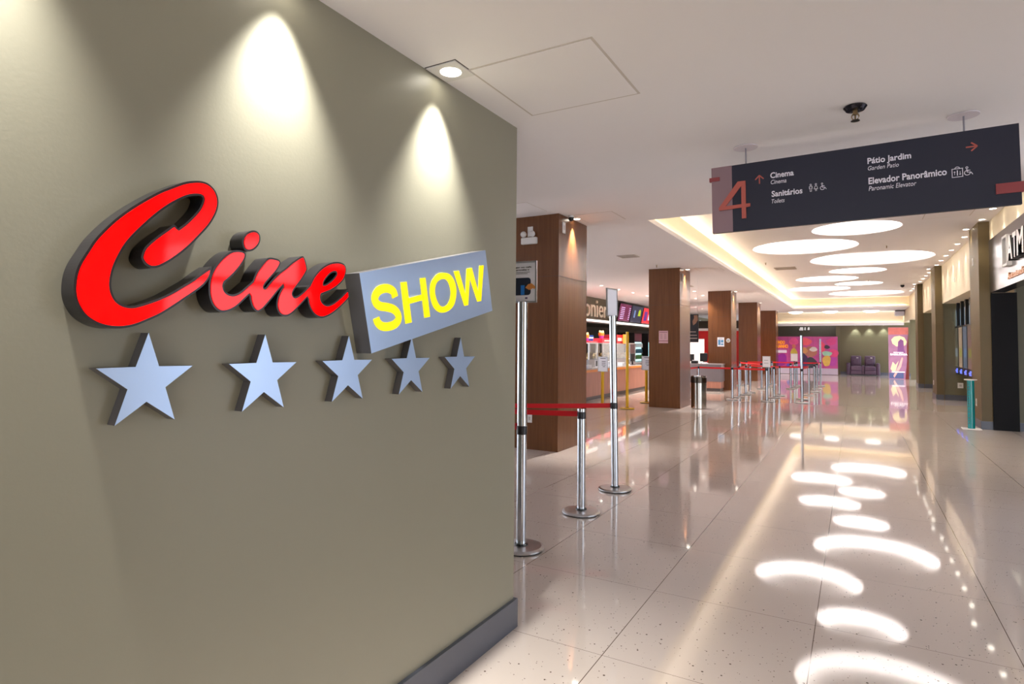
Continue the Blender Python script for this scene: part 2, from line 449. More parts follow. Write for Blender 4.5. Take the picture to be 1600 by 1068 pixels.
# ================================================================== CEILING LIGHTS
olab = ['round recessed ceiling light hidden behind the hanging sign, seen only mirrored in the floor',
        'round recessed ceiling light just below the lower edge of the hanging sign',
        'large round recessed ceiling light at left, nearest the glowing cove',
        'largest round recessed ceiling light, third visible below the sign',
        'small round recessed ceiling light right beyond the largest one',
        'middle-sized round recessed ceiling light left of the centre, fifth below the sign',
        'small round recessed ceiling light, sixth below the sign',
        'round recessed ceiling light at the far left end of the tray',
        'wide round recessed ceiling light farthest from the camera']
for (x, y, r), lb in zip(OVALS, olab):
    t = thing('ceiling_light', lb, 'ceiling light', (x, y, ZT+0.05), 'round recessed lights of the ceiling tray')
    k = MB(); n = 56; rc = r+0.14; hgt = 0.26
    k.lathe([(rc, 0.0), (rc, hgt), (0, hgt)], (0, 0, 0), n)
    k.lathe([(r, 0.0), (r, 0.03)], (0, 0, 0), n)
    k.build('housing', ceilw, t)
    MB().lathe([(r+0.03, 0.012), (rc-0.02, 0.012)], (0, 0, 0), n).build('light_ring', ringm, t)

def downlight(loc, label, group, power, angle, blend, color, square=0, tilt=(0, 0, 0)):
    t = thing('downlight', label, 'downlight', loc, group)
    m = MB()
    if square:
        h = square/2
        m.prism([rect(-h, h, -h, h), disc(0, 0, h*0.62, 28)[::-1]], XY, -0.006, 0)
    else:
        m.lathe([(0.052, -0.004), (0.066, -0.004), (0.068, 0)], (0, 0, 0), 20)
    m.build('trim_ring', white, t)
    if square: MB().prism([rect(-h-0.006, h+0.006, -h-0.006, h+0.006), rect(-h, h, -h, h)[::-1]], XY, -0.001, 0).build('recess_gap', mat('gap_dark', (90, 84, 80), 0.7), t)
    rr = square/2*0.6 if square else 0.05
    MB().lathe([(rr, -0.002), (0, -0.002)], (0, 0, 0), 24).build('lens', lensm, t)
    spot('beam', (0, 0, -0.012), power, angle, blend, color, t, tilt)
    return t
for i, y in enumerate((2.215, 1.335, 0.47)):
    downlight((-1.61, y, ZN), ['square downlight over the end of the green wall, above the last stars', 'downlight throwing the middle bright scallop on the green wall', 'downlight throwing the scallop at the left edge of the photo'][i],
              'downlights over the green wall', P_WALLSPOT, 72, 1.0, (1, 0.97, 0.9), square=0.16, tilt=(0, R(-3), 0))
for i, y in enumerate(PIL):
    downlight((-3.765, y+0.5, ZL), f'small round downlight grazing the side of the {ORD[i]} wood-clad pillar', 'downlights beside the pillars', P_PILLAR, 58, 0.95, (1, 0.92, 0.85))
for k in range(21):
    y = 10.27+1.068*k
    if 14.8 < y < 15.2: y = 14.5
    x = 2.16 if not any(a-0.06 < y < a+1.1 for a in (14.8, 22.3, 28.3)) else 2.05
    downlight((x, y, ZT), f'small round downlight in the row along the cream bulkhead, {ORD[k]} from the camera', 'downlights along the right wall', P_WASH, 70, 0.9, (1, 0.9, 0.76))
SD = [(-7.34, 18.76), (-7.3, 20.34), (-7.27, 21.82), (-7.24, 23.49), (-5.08, 22.2), (-5.8, 25.6), (-7.13, 31.4), (-7.14, 33.0), (-5.22, 24.25)]
slab = ['nearest of the four small downlights before the snack bar letters', 'second of the four small downlights before the snack bar letters', 'third of the four small downlights before the snack bar letters', 'downlight at the edge of the second pillar, last of the four before the menus',
        'downlight above the ticket counter, nearest the camera', 'downlight over the ticket desk, left of the pair', 'downlight far back over the ticket office, left of two', 'downlight far back over the ticket office, right of two', 'downlight over the ticket counter, second from the camera']
for (x, y), lb in zip(SD, slab):
    downlight((x, y, ZL), lb, 'downlights over the snack bar', P_SNACK, 120, 0.7, NEUT)
for i, x in enumerate((0.0, 0.69, 1.37)):
    downlight((x, 39.02, 2.78), f'tiny downlight above the reclining seats, {ORD[i]} from the left', 'downlights at the far wall', 30, 80, 0.8, (0.85, 0.95, 1.0), tilt=(R(8), 0, 0))
for i, x in enumerate((-2.95, -1.2, 0.75)):
    t = thing('ceiling_lamp', f'round opal flush ceiling lamp at the far end, {ORD[i]} from the left', 'ceiling lamp', (x, 37.6, ZL), 'opal lamps at the far end')
    MB().lathe([(0.40, 0), (0.41, -0.03), (0, -0.03)], (0, 0, 0), 28).build('rim', white, t)
    MB().lathe([(0.38, -0.03), (0.33, -0.09), (0.2, -0.13), (0, -0.145)], (0, 0, 0), 28).build('diffuser', domem, t)

# access panels, vents, detectors
linem = mat('panel_gap', (206, 198, 192), 0.7)
def panel(x0, x1, y0, y1, z, label, wdt=0.006, gr='access panels'):
    t = thing('access_panel', label, 'access panel', ((x0+x1)/2, (y0+y1)/2, z), gr)
    MB().box(x0+wdt, x1-wdt, y0+wdt, y1-wdt, z-0.003, z).build('hatch', ceilm, t, world=True)
    m = MB()
    m.prism([rect(x0, x1, y0, y1), rect(x0+wdt, x1-wdt, y0+wdt, y1-wdt)[::-1]], XY, z-0.0012, z)
    m.build('frame_gap', linem, t, world=True)
panel(-1.535, -0.92, 2.24, 2.875, ZN, 'square access panel in the near ceiling beside the downlight', 0.012)
panel(-3.72, -3.09, 8.30, 8.93, ZL, 'access panel beside the top of the nearest pillar', 0.012)
panel(-4.62, -3.93, 7.22, 7.86, ZL, 'access panel in front of the nearest pillar, cut by the green wall', 0.012)
panel(-3.55, -2.95, 15.5, 16.3, ZL, 'access panel beside the second pillar', 0.012)
panel(1.15, 1.9, 13.2, 14.0, ZT, 'access panel in the tray ceiling near the downlights', 0.014)
def vent(x, y, z, s, label):
    t = thing('ceiling_vent', label, 'vent', (x, y, z), 'ceiling vents')
    MB().prism([rect(-s/2, s/2, -s/2, s/2), rect(-s/2+.03, s/2-.03, -s/2+.03, s/2-.03)[::-1]], XY, -0.012, 0).build('frame', mat('vent_grey', (176, 166, 156), 0.5), t)
    m = MB()
    for k in range(7):
        yy = -s/2+0.045+(s-0.09)/6*k
        m.box(-s/2+.03, s/2-.03, yy-0.006, yy+0.01, -0.01, -0.002)
    m.build('slats', mat('vent_grey', (176, 166, 156), 0.5), t)
vent(-4.35, 12.73, ZL, 0.40, 'square air vent in the lobby ceiling between the first and second pillars')
vent(-1.92, 20.9, ZT, 0.62, 'beige air vent in the tray ceiling near the glowing cove')
vent(-4.9, 20.1, ZL, 0.45, 'air vent in the lobby ceiling above the ticket counter')
brass = mat('brass', (150, 126, 92), 0.3, 0.9)
t = thing('fire_sprinkler', 'fire sprinkler with a black cup above the hanging sign', 'sprinkler', (0.013, 3.575, ZN), 'sprinklers')
MB().lathe([(0, 0), (0.052, 0), (0.056, -0.006), (0.044, -0.022), (0.02, -0.024), (0.0, -0.018)], (0, 0, 0), 28).build('cup', mat('dark_chrome', (46, 44, 52), 0.2, 0.7), t)
m = MB().cyl((0, 0, -0.045), 0.012, 0.03, 14)
m.tube([(-0.012, 0, -0.04), (-0.017, 0, -0.055), (-0.012, 0, -0.068), (0, 0, -0.074)], 0.003, 8)
m.tube([(0.012, 0, -0.04), (0.017, 0, -0.055), (0.012, 0, -0.068), (0, 0, -0.074)], 0.003, 8)
m.cyl((0, 0, -0.068), 0.004, 0.026, 8)
m.build('frame', brass, t)
MB().lathe([(0, -0.074), (0.02, -0.075), (0.022, -0.078), (0, -0.079)], (0, 0, 0), 16).build('deflector', mat('dark_brass', (92, 84, 72), 0.35, 0.8), t)
for i, (x, y, z) in enumerate([(0.69, 17.2, ZT), (0.45, 25.9, ZT), (-2.3, 19.2, ZT), (-4.2, 14.4, ZL)]):
    t = thing('fire_sprinkler', ['tiny sprinkler in the tray between the first and third round lights', 'tiny sprinkler in the far part of the tray', 'tiny sprinkler beside the beige tray vent', 'tiny sprinkler in the lobby ceiling near the square vent'][i], 'sprinkler', (x, y, z), 'sprinklers')
    MB().lathe([(0, 0), (0.035, 0), (0.03, -0.012), (0, -0.012)], (0, 0, 0), 14).build('cup', white, t)
    MB().cyl((0, 0, -0.07), 0.01, 0.06, 10).build('frame', brass, t)
t = thing('security_camera', 'small black dome camera beside the top of the nearest pillar', 'camera', (-3.745, 8.31, ZL), 'security cameras')
MB().cyl((0, 0, -0.03), 0.045, 0.03, 20).build('mount', white, t); MB().ball((0, 0, -0.045), 0.042, 20).build('dome', blackp, t)
t = thing('security_camera', 'small black dome camera in the far right of the tray ceiling', 'camera', (1.63, 28.0, ZT), 'security cameras')
MB().cyl((0, 0, -0.05), 0.06, 0.05, 20).build('mount', white, t); MB().ball((0, 0, -0.08), 0.07, 20).build('dome', blackp, t)

# ================================================================== THE SIGN ON THE GREEN WALL
C_PTS = [(0.919,2.0063),(0.8761,1.9725),(0.8379,1.9389),(0.8015,1.9007),(0.7669,1.8553),(0.7485,1.8214),(0.7327,1.7896),(0.7243,1.7621),(0.7213,1.7334),(0.7226,1.709),(0.7291,1.6868),(0.7434,1.6628),(0.7628,1.6464),(0.7842,1.6365),(0.8097,1.6312),(0.8377,1.632),(0.8664,1.6389),(0.8957,1.6521),(0.93,1.6695),(0.9655,1.6934),(1.0024,1.7207),(1.033,1.7436),(1.0544,1.7626),(1.0702,1.7852),(1.0757,1.8024),(1.0764,1.8198,1),(1.0592,1.8073),(1.0395,1.7918),(1.0202,1.7755),(0.9937,1.7572),(0.9643,1.7372),(0.9375,1.7216),(0.9113,1.709),(0.8746,1.6947),(0.8551,1.69),(0.8358,1.6923),(0.8206,1.7012),(0.8109,1.7156),(0.8056,1.7351),(0.8058,1.7569),(0.8106,1.7833),(0.8209,1.8124),(0.837,1.8462),(0.8592,1.8781),(0.8879,1.9124),(0.9124,1.9396),(0.9377,1.9643),(0.9636,1.9856),(0.9906,2.0041),(1.0129,2.0144),(1.0359,2.0189),(1.0427,2.0143),(1.0407,2.0006),(1.0312,1.9791),(1.0118,1.9531),(0.9927,1.9317),(0.9725,1.9128,1),(0.9655,1.9207),(0.9575,1.9202),(0.9446,1.9085),(0.9192,1.8858),(0.9002,1.8669),(0.8839,1.8467),(0.8771,1.827),(0.8775,1.816),(0.8852,1.8042),(0.8964,1.7971),(0.9082,1.7954),(0.9243,1.8003),(0.9474,1.8148),(0.9735,1.8356),(1.0031,1.8638),(1.0335,1.8988),(1.062,1.9343),(1.0792,1.963),(1.0892,1.9878),(1.0926,2.0115),(1.0879,2.0332),(1.0768,2.0494),(1.0583,2.0607),(1.0375,2.0628),(1.0117,2.0573),(0.9838,2.0462),(0.9492,2.0254)]
INE_PTS = [(1.1563,1.8788),(1.1383,1.8729),(1.118,1.858),(1.098,1.8366),(1.0815,1.8119),(1.071,1.7844),(1.0684,1.7577),(1.0711,1.7317),(1.0802,1.7084),(1.0963,1.6921),(1.1138,1.6864),(1.1374,1.6916),(1.1612,1.7051),(1.1855,1.7275),(1.205,1.7456,1),(1.2068,1.7303),(1.2144,1.7096),(1.2261,1.6968),(1.2373,1.6935),(1.2491,1.6996),(1.257,1.7057),(1.2833,1.7339),(1.3101,1.7652),(1.3343,1.7892,1),(1.3213,1.772),(1.3105,1.7499),(1.3052,1.7259),(1.3077,1.7074),(1.3179,1.6914),(1.335,1.684),(1.3553,1.6872),(1.3785,1.7027),(1.4049,1.7274),(1.4325,1.7538,1),(1.4367,1.732),(1.4482,1.7102),(1.4662,1.6937),(1.4889,1.6857),(1.512,1.688),(1.5456,1.7024),(1.583,1.7278),(1.611,1.7508),(1.6271,1.7667,1),(1.6261,1.7826),(1.6225,1.7986,1),(1.6033,1.7809),(1.5754,1.759),(1.548,1.7416),(1.5243,1.7335),(1.5043,1.7375),(1.4922,1.7508),(1.4918,1.7673,1),(1.5131,1.7753),(1.5398,1.7864),(1.5671,1.8031),(1.5948,1.8268),(1.6067,1.8494),(1.61,1.8712),(1.6022,1.8863),(1.5862,1.8924),(1.5648,1.8928),(1.5373,1.8869),(1.5073,1.8725),(1.4814,1.8529),(1.4596,1.829),(1.4401,1.7965,1),(1.42,1.778),(1.3989,1.7614),(1.3841,1.7536),(1.3742,1.7533),(1.3695,1.7614),(1.375,1.7741),(1.391,1.7937),(1.4086,1.8161),(1.4266,1.844),(1.4277,1.8554),(1.421,1.8769),(1.413,1.8909),(1.4052,1.8928),(1.3916,1.8855),(1.3652,1.8677),(1.3367,1.8437),(1.3169,1.8292),(1.2923,1.8072),(1.2736,1.7867),(1.2617,1.7731),(1.2564,1.7734),(1.2616,1.7844),(1.2787,1.8033),(1.3002,1.8268),(1.3137,1.847),(1.3176,1.8606),(1.3103,1.8691),(1.2933,1.8718),(1.2754,1.8712),(1.2635,1.8645),(1.2452,1.8437),(1.2274,1.8189),(1.2143,1.7891,1),(1.1937,1.7712),(1.1721,1.7528),(1.151,1.7429),(1.133,1.7437),(1.121,1.7514),(1.116,1.7645),(1.1186,1.7756,1),(1.1347,1.7893),(1.1581,1.8136),(1.1792,1.8425),(1.188,1.8617),(1.1861,1.874),(1.175,1.8794)]
E_HOLE = [(1.5606,1.8523),(1.5486,1.8524),(1.5285,1.8413),(1.5087,1.8198),(1.5008,1.8037,1),(1.519,1.8107),(1.5425,1.8269),(1.5592,1.8445)]
DOT_PTS = [(1.2079,1.9479),(1.2257,1.9481),(1.237,1.9383),(1.2386,1.9199),(1.2302,1.9015),(1.2135,1.8858),(1.1963,1.8802),(1.1827,1.8848),(1.1753,1.9005),(1.176,1.9173),(1.1875,1.9359)]
S_C = [(1.8642, 1.785), (1.854, 1.8052), (1.8292, 1.8154), (1.7975, 1.8145), (1.7656, 1.8016), (1.7473, 1.7779), (1.7509, 1.7571), (1.7743, 1.7437), (1.8181, 1.7411), (1.8569, 1.7346), (1.8823, 1.717), (1.8855, 1.6929), (1.8615, 1.6736), (1.8199, 1.6637), (1.7854, 1.6657), (1.7636, 1.6798), (1.7534, 1.6996)]
H1 = [(1.8961, 1.8476), (1.9334, 1.8543), (1.9699, 1.6861), (1.9318, 1.679)]
H2 = [(2.0212, 1.8765), (2.0582, 1.8834), (2.0945, 1.7151), (2.0567, 1.7088)]
H3 = [(1.9419, 1.7846), (2.0448, 1.811), (2.0498, 1.7861), (1.9479, 1.762)]
O1 = [(2.1854, 1.9187), (2.2311, 1.9181), (2.2672, 1.8982), (2.2878, 1.8648), (2.2911, 1.8296), (2.2764, 1.7832), (2.2428, 1.7538), (2.1932, 1.7379), (2.1527, 1.7408), (2.1207, 1.7592), (2.1006, 1.7914), (2.0922, 1.824), (2.0991, 1.8627), (2.1257, 1.894), (2.1532, 1.9113)]
O2 = [(2.186, 1.8903), (2.2149, 1.8882), (2.2363, 1.8678), (2.2479, 1.8364), (2.2419, 1.801), (2.2213, 1.7759), (2.1926, 1.7648), (2.1641, 1.769), (2.1396, 1.794), (2.1271, 1.8268), (2.1328, 1.8586), (2.1538, 1.8798)]
W_ = [(2.2708, 1.9339), (2.31, 1.9422), (2.3689, 1.8304), (2.3775, 1.958), (2.4194, 1.968), (2.4802, 1.852), (2.4896, 1.9857), (2.5263, 1.9928), (2.5056, 1.8114), (2.4732, 1.8061), (2.4024, 1.9178), (2.391, 1.784), (2.3608, 1.7786)]
def channel(name, outer, holes, label, y0, z0):
    XB, XF = -1.70, -1.637
    t = thing(name, label, 'sign letter', (XB, y0, z0), 'red channel letters on the green wall')
    MB().prism([outer] + holes, YZ, XB+0.002, XF, 0).build('return', charc, t, world=True)
    ins = inset(outer, 0.0065)
    hi = [inset(h, -0.0065) for h in holes]
    MB().prism([ins] + hi, YZ, XF-0.001, XF+0.0025, 0).build('face', redac, t, world=True)
    return t
channel('letter_c', smooth_poly(C_PTS), [], 'large red script letter C with charcoal edges on the green wall', 0.9, 1.8)
channel('letter_dot', smooth_poly(DOT_PTS), [], 'small red round dot of the letter i, above the script letters', 1.29, 1.9)
channel('script_letters', smooth_poly(INE_PTS), [smooth_poly(E_HOLE)], 'joined red script letters i, n and e between the large C and the grey box', 1.45, 1.77)

t = thing('sign_box', 'tilted grey metal box sign with yellow SHOW lettering', 'sign', (-1.70, 2.12, 1.81), None)
BX = [(1.6625, 1.8655), (2.5475, 2.0715), (2.6135, 1.7675), (1.7325, 1.5555)]
cx = sum(p[0] for p in BX)/4; cz = sum(p[1] for p in BX)/4
ang = R(13.4); wd, hd = 0.908, 0.312
BX = [(cx+sx*wd/2*math.cos(ang)-sz*hd/2*math.sin(ang), cz+sx*wd/2*math.sin(ang)+sz*hd/2*math.cos(ang)) for sx, sz in ((-1, -1), (1, -1), (1, 1), (-1, 1))]
MB().prism([BX], YZ, -1.699, -1.6205, 0, 1).build('box', [brushed, mat('grey_sheet_side', (92, 90, 92), 0.4, 0.3)], t, world=True)
def strip(pts, w):
    pts = smooth_poly([(*p, 1) if i in (0, len(pts)-1) else p for i, p in enumerate(pts)], 5)[:-5]
    L_, R_ = [], []
    for i, p in enumerate(pts):
        a, b = pts[max(0, i-1)], pts[min(len(pts)-1, i+1)]; tx, ty = b[0]-a[0], b[1]-a[1]; l = math.hypot(tx, ty)
        L_.append((p[0]-ty/l*w/2, p[1]+tx/l*w/2)); R_.append((p[0]+ty/l*w/2, p[1]-tx/l*w/2))
    return L_ + R_[::-1]
def yl(polys, lab): 
    m = MB()
    for q in polys: m.prism(q, YZ, -1.6206, -1.6175)
    o = m.build('letter', yelac, t, world=True); return o
S2 = strip(S_C, 0.0345)
yl([[S2]], 'S')
hm = [H1, H2, H3]
yl([[q] for q in hm], 'H')
yl([[smooth_poly(O1, 3), smooth_poly(O2, 3)[::-1]]], 'O')
yl([[W_]], 'W')

stlab = ['brushed metal star farthest left, below the large red C', 'second metal star from the left, below the joined script letters', 'middle metal star, by the lower left corner of the grey box sign',
         'metal star tucked under the lower edge of the grey box sign', 'metal star farthest right, nearest the end of the green wall']
star0 = thing('wall_star', stlab[0], 'star', (-1.70, 0.915, 1.488), 'five metal stars on the green wall')
pts = []
for k in range(10):
    rr = 0.1335 if k % 2 == 0 else 0.0523
    a = PI/2 - k*PI/5
    pts.append((rr*math.cos(a), rr*math.sin(a)))
MB().prism([pts], YZ, 0.001, 0.0375, 0, 0).build('star_body', mat('grey_star_edge', (96, 92, 92), 0.4, 0.3), star0)
MB().prism([pts], YZ, 0.0375, 0.0385).build('star_face', brushed, star0)
for k in range(1, 5):
    s = copy_tree(star0); s.location = (-1.70, 0.915+0.3697*k, 1.4885+0.0012*k); s['label'] = stlab[k]

# ================================================================== HANGING DIRECTION SIGN
HS = thing('hanging_sign', 'long dark hanging direction sign with white writing and a coral number 4', 'sign', (-0.02, 3.99, 2.545), None, rot=(0, R(-0.85), 0))
def hs(u, v, w): return (u+0.02, w-3.99, v-2.545)      # world x,z -> local
hw = 0.775; hh = 0.2125
MB().box(-hw, hw, -0.014, 0.014, -hh, hh).build('panel', navy, HS)
MB().box(-hw, -hw+0.125, -0.0185, -0.0142, -hh, hh).build('end_plate', mauve, HS)
m = MB()
def seg(x0, z0, x1, z1, w):
    dx, dz = x1-x0, z1-z0; l = math.hypot(dx, dz); nx, nz = -dz/l*w/2, dx/l*w/2
    return [(x0-nx, z0-nz), (x1-nx, z1-nz), (x1+nx, z1+nz), (x0+nx, z0+nz)]
YF = 3.99-0.0185
FOUR = [(-0.5875, 2.645), (-0.5875, 2.499), (-0.562, 2.499), (-0.562, 2.478), (-0.5875, 2.478), (-0.5875, 2.408), (-0.6135, 2.408), (-0.6135, 2.478), (-0.749, 2.473), (-0.752, 2.49), (-0.634, 2.645)]
FOURH = [(-0.6135, 2.615), (-0.7095, 2.497), (-0.6135, 2.499)]
MB().prism([FOUR, FOURH], hs, YF-0.012, YF-0.002).build('number', coral, HS)
for grp in (((-0.507, 2.617, -0.507, 2.668), (-0.531, 2.645, -0.507, 2.670), (-0.507, 2.670, -0.483, 2.645)), ((0.530, 2.667, 0.577, 2.667), (0.553, 2.689, 0.579, 2.667), (0.579, 2.667, 0.553, 2.644))):
    m = MB()
    for q in grp: m.prism([seg(*q, .007)], hs, YF+0.002, YF+0.005)
    m.build('arrow', coral, HS)
MB().box(-0.788, -0.724, -0.024, 0.0, 0.123, 0.148).build('corner_tab', mat('red_tab', (150, 62, 66), 0.5), HS)
MB().box(0.669, 0.784, -0.024, 0.0, -0.150, -0.096).build('corner_tab', mat('red_tab', (150, 62, 66), 0.5), HS)
m = MB()
Yt = YF+0.0042
for s_, bb, bo, sh in (('Cinema', (-0.444, -0.312, 2.641, 2.677), 0.022, 0), ('Cinema', (-0.442, -0.354, 2.604, 2.630), 0, 0.2),
                 ('Sanitários', (-0.439, -0.267, 2.524, 2.561), 0.022, 0), ('Toilets', (-0.440, -0.367, 2.484, 2.509), 0, 0.2),
                 ('Pátio Jardim', (0.074, 0.284, 2.638, 2.683), 0.022, 0), ('Garden Patio', (0.075, 0.225, 2.611, 2.635), 0, 0.2),
                 ('Elevador Panorâmico', (0.076, 0.443, 2.530, 2.568), 0.022, 0), ('Paronamic Elevator', (0.076, 0.304, 2.492, 2.518), 0, 0.2)):
    text_mesh(s_, bb, hs, -0.0025, MBX := MB(), bold=bo, shear=sh, w0=Yt); MBX.build('lettering', lilac, HS)
def ring(cx_, cz_, r, w, a0=0, a1=360, n=20):
    o_ = [(cx_+r*math.cos(R(a0+(a1-a0)*i/n)), cz_+r*math.sin(R(a0+(a1-a0)*i/n))) for i in range(n+1)]
    i_ = [(cx_+(r-w)*math.cos(R(a0+(a1-a0)*i/n)), cz_+(r-w)*math.sin(R(a0+(a1-a0)*i/n))) for i in range(n+1)]
    return o_ + i_[::-1]
def icon_poly(p): m.prism([p], hs, Yt-0.0025, Yt)
def man(x, skirt_=False):
    icon_poly(ring(x, 2.5695, 0.0055, 0.0022, 0, 359)); wv = 0.0024
    if skirt_:
        for q in (seg(x-.004, 2.560, x-.010, 2.542, wv), seg(x+.004, 2.560, x+.010, 2.542, wv), seg(x-.010, 2.542, x+.010, 2.542, wv), seg(x-.003, 2.542, x-.003, 2.529, wv), seg(x+.003, 2.542, x+.003, 2.529, wv), seg(x-.004, 2.560, x+.004, 2.560, wv)): icon_poly(q)
    else:
        for q in (seg(x-.008, 2.560, x+.008, 2.560, wv), seg(x-.008, 2.560, x-.008, 2.545, wv), seg(x+.008, 2.560, x+.008, 2.545, wv), seg(x-.004, 2.552, x-.004, 2.529, wv), seg(x+.004, 2.552, x+.004, 2.529, wv), seg(x-.004, 2.530, x+.004, 2.530, wv)): icon_poly(q)
def chair_icon(x, z, s=1.0):
    icon_poly(ring(x-.001*s, z+.031*s, .0055*s, .0024*s, 0, 359)); icon_poly(ring(x, z+.006*s, .0125*s, .0028*s, 60, 370))
    for q in (seg(x-.002*s, z+.024*s, x, z+.008*s, .0028*s), seg(x, z+.009*s, x+.014*s, z+.008*s, .0028*s), seg(x+.014*s, z+.008*s, x+.021*s, z-.004*s, .0028*s), seg(x, z+.019*s, x+.012*s, z+.017*s, .0026*s)): icon_poly(q)
def pict(fn, *a):
    global m
    m = MB(); fn(*a); m.build('pictogram', lilac, HS)
def lift_icon():
    for q in (seg(.466, 2.512, .466, 2.558, .003), seg(.512, 2.512, .512, 2.558, .003), seg(.464, 2.512, .514, 2.512, .003), seg(.464, 2.557, .514, 2.557, .003), seg(.489, 2.520, .489, 2.548, .004), seg(.477, 2.524, .477, 2.542, .002), seg(.473, 2.538, .477, 2.543, .002), seg(.481, 2.538, .477, 2.543, .002), seg(.501, 2.524, .501, 2.542, .002), seg(.497, 2.528, .501, 2.523, .002), seg(.505, 2.528, .501, 2.523, .002)): icon_poly(q)
    icon_poly(ring(.489, 2.556, .012, .0025, 0, 180))
pict(man, -0.222); pict(man, -0.194, True); pict(chair_icon, -0.160, 2.537); pict(chair_icon, 0.532, 2.522, 1.12); pict(lift_icon)
for x in (-0.586, 0.527):
    g = MB().cyl((x+0.02, 0, hh-0.005+ (0.002)), 0.0045, ZN-2.545-hh-0.004-(x+0.02)*0.0149, 10)
    g.build('suspension_rod', mat('grey_rod', (150, 146, 156), 0.3, 0.6), HS)
    g = MB().cyl((x+0.02, 0, ZN-2.545-0.0065-(x+0.02)*0.0149), 0.072, 0.005, 32)
    g.build('ceiling_rose', mat('rose_white', (214, 206, 214), 0.5), HS)

# ================================================================== STANCHIONS
def belt(p0, p1, z0, z1, parent, h=0.05):
    a, b = Vector(p0), Vector(p1); d = (b-a).normalized(); nx, ny = -d.y*0.0012, d.x*0.0012
    N = 8; vs = []
    for i in range(N+1):
        t_ = i/N; q = a.lerp(b, t_); z = z0+(z1-z0)*t_-0.02*(a-b).length*0.25*4*t_*(1-t_)
        vs += [(q.x+nx, q.y+ny, z-h/2), (q.x+nx, q.y+ny, z+h/2), (q.x-nx, q.y-ny, z+h/2), (q.x-nx, q.y-ny, z-h/2)]
    fs = []
    for i in range(N):
        for k in range(4): fs.append((i*4+k, i*4+(k+1) % 4, i*4+4+(k+1) % 4, i*4+4+k))
    fs += [(0, 1, 2, 3), (N*4+3, N*4+2, N*4+1, N*4)]
    return MB().add(vs, fs).build('belt', redb, parent, world=True)
def stanchion(x, y, label, group, h=0.96, frame=None, color=None, to=None, face=0.0, lean=0.0, zb=0.93, card=None, br=0.18, pr=0.038):
    pm = color or chrome; bm_ = color or satin
    t = thing('stanchion', label, 'stanchion', (x, y, 0), group)
    MB().lathe([(0, 0), (br-0.008, 0), (br-0.006, 0.008), (br-0.012, 0.008)], (0, 0, 0), 40).build('rubber_foot', blackp, t)
    MB().lathe([(br-0.01, 0.008), (br, 0.010), (br, 0.022), (br-0.02, 0.030), (0.055, 0.036), (0, 0.036)], (0, 0, 0), 48).build('base', bm_, t)
    MB().lathe([(0.052, 0.036), (0.05, 0.045), (pr, 0.045)], (0, 0, 0), 28).build('collar', blackp, t)
    p = MB().lathe([(pr, 0.04), (pr, h), (0, h)], (0, 0, 0), 28)
    po = p.build('pole', pm, t)
    MB().lathe([(pr+0.001, min(h, 0.965)-0.075), (pr+0.003, min(h, 0.965)-0.07), (pr+0.003, min(h, 0.965)-0.012), (pr+0.001, min(h, 0.965)-0.008)], (0, 0, 0), 24).build('belt_head', charc if not color else color, t)
    if frame:
        fz0, fz1, fw = frame
        fo = thing('sign_frame_pivot', '', '', (0, 0, 0)) if False else None
        c_, s_ = math.cos(face), math.sin(face)
        def fr(u, v, w): return (u*c_ - w*s_, u*s_ + w*c_, v)
        f_ = MB()
        f_.prism([rect(-fw/2, fw/2, fz0, fz1), rect(-fw/2+0.012, fw/2-0.012, fz0+0.012, fz1-0.012)[::-1]], fr, -0.0, 0.016)
        f_.prism([rect(-fw/2+0.004, fw/2-0.004, fz0+0.004, fz1-0.004)], fr, 0.010, 0.014)
        fo = f_.build('sign_frame', satin, t)
        k_ = MB().prism([rect(-fw/2+0.012, fw/2-0.012, fz0+0.012, fz1-0.012)], fr, 0.006, 0.0102)
        k_.build('sign_card', whitep, fo)
        MB().cyl((0, 0, fz0-0.035), pr*0.75, 0.035, 20).build('frame_clamp', blackp, t)
        if card:
            card(fr, fz0, fz1, fw, fo)
    if to:
        for (tx, ty) in to:
            d = Vector((tx-x, ty-y)).normalized()
            belt((x+d.x*pr, y+d.y*pr, 0), (tx-d.x*pr, ty-d.y*pr, 0), zb, zb, t)
    if lean: t.rotation_euler = (0, lean, 0)
    return t
GN = 'chrome belt posts in front of the nearest pillar'
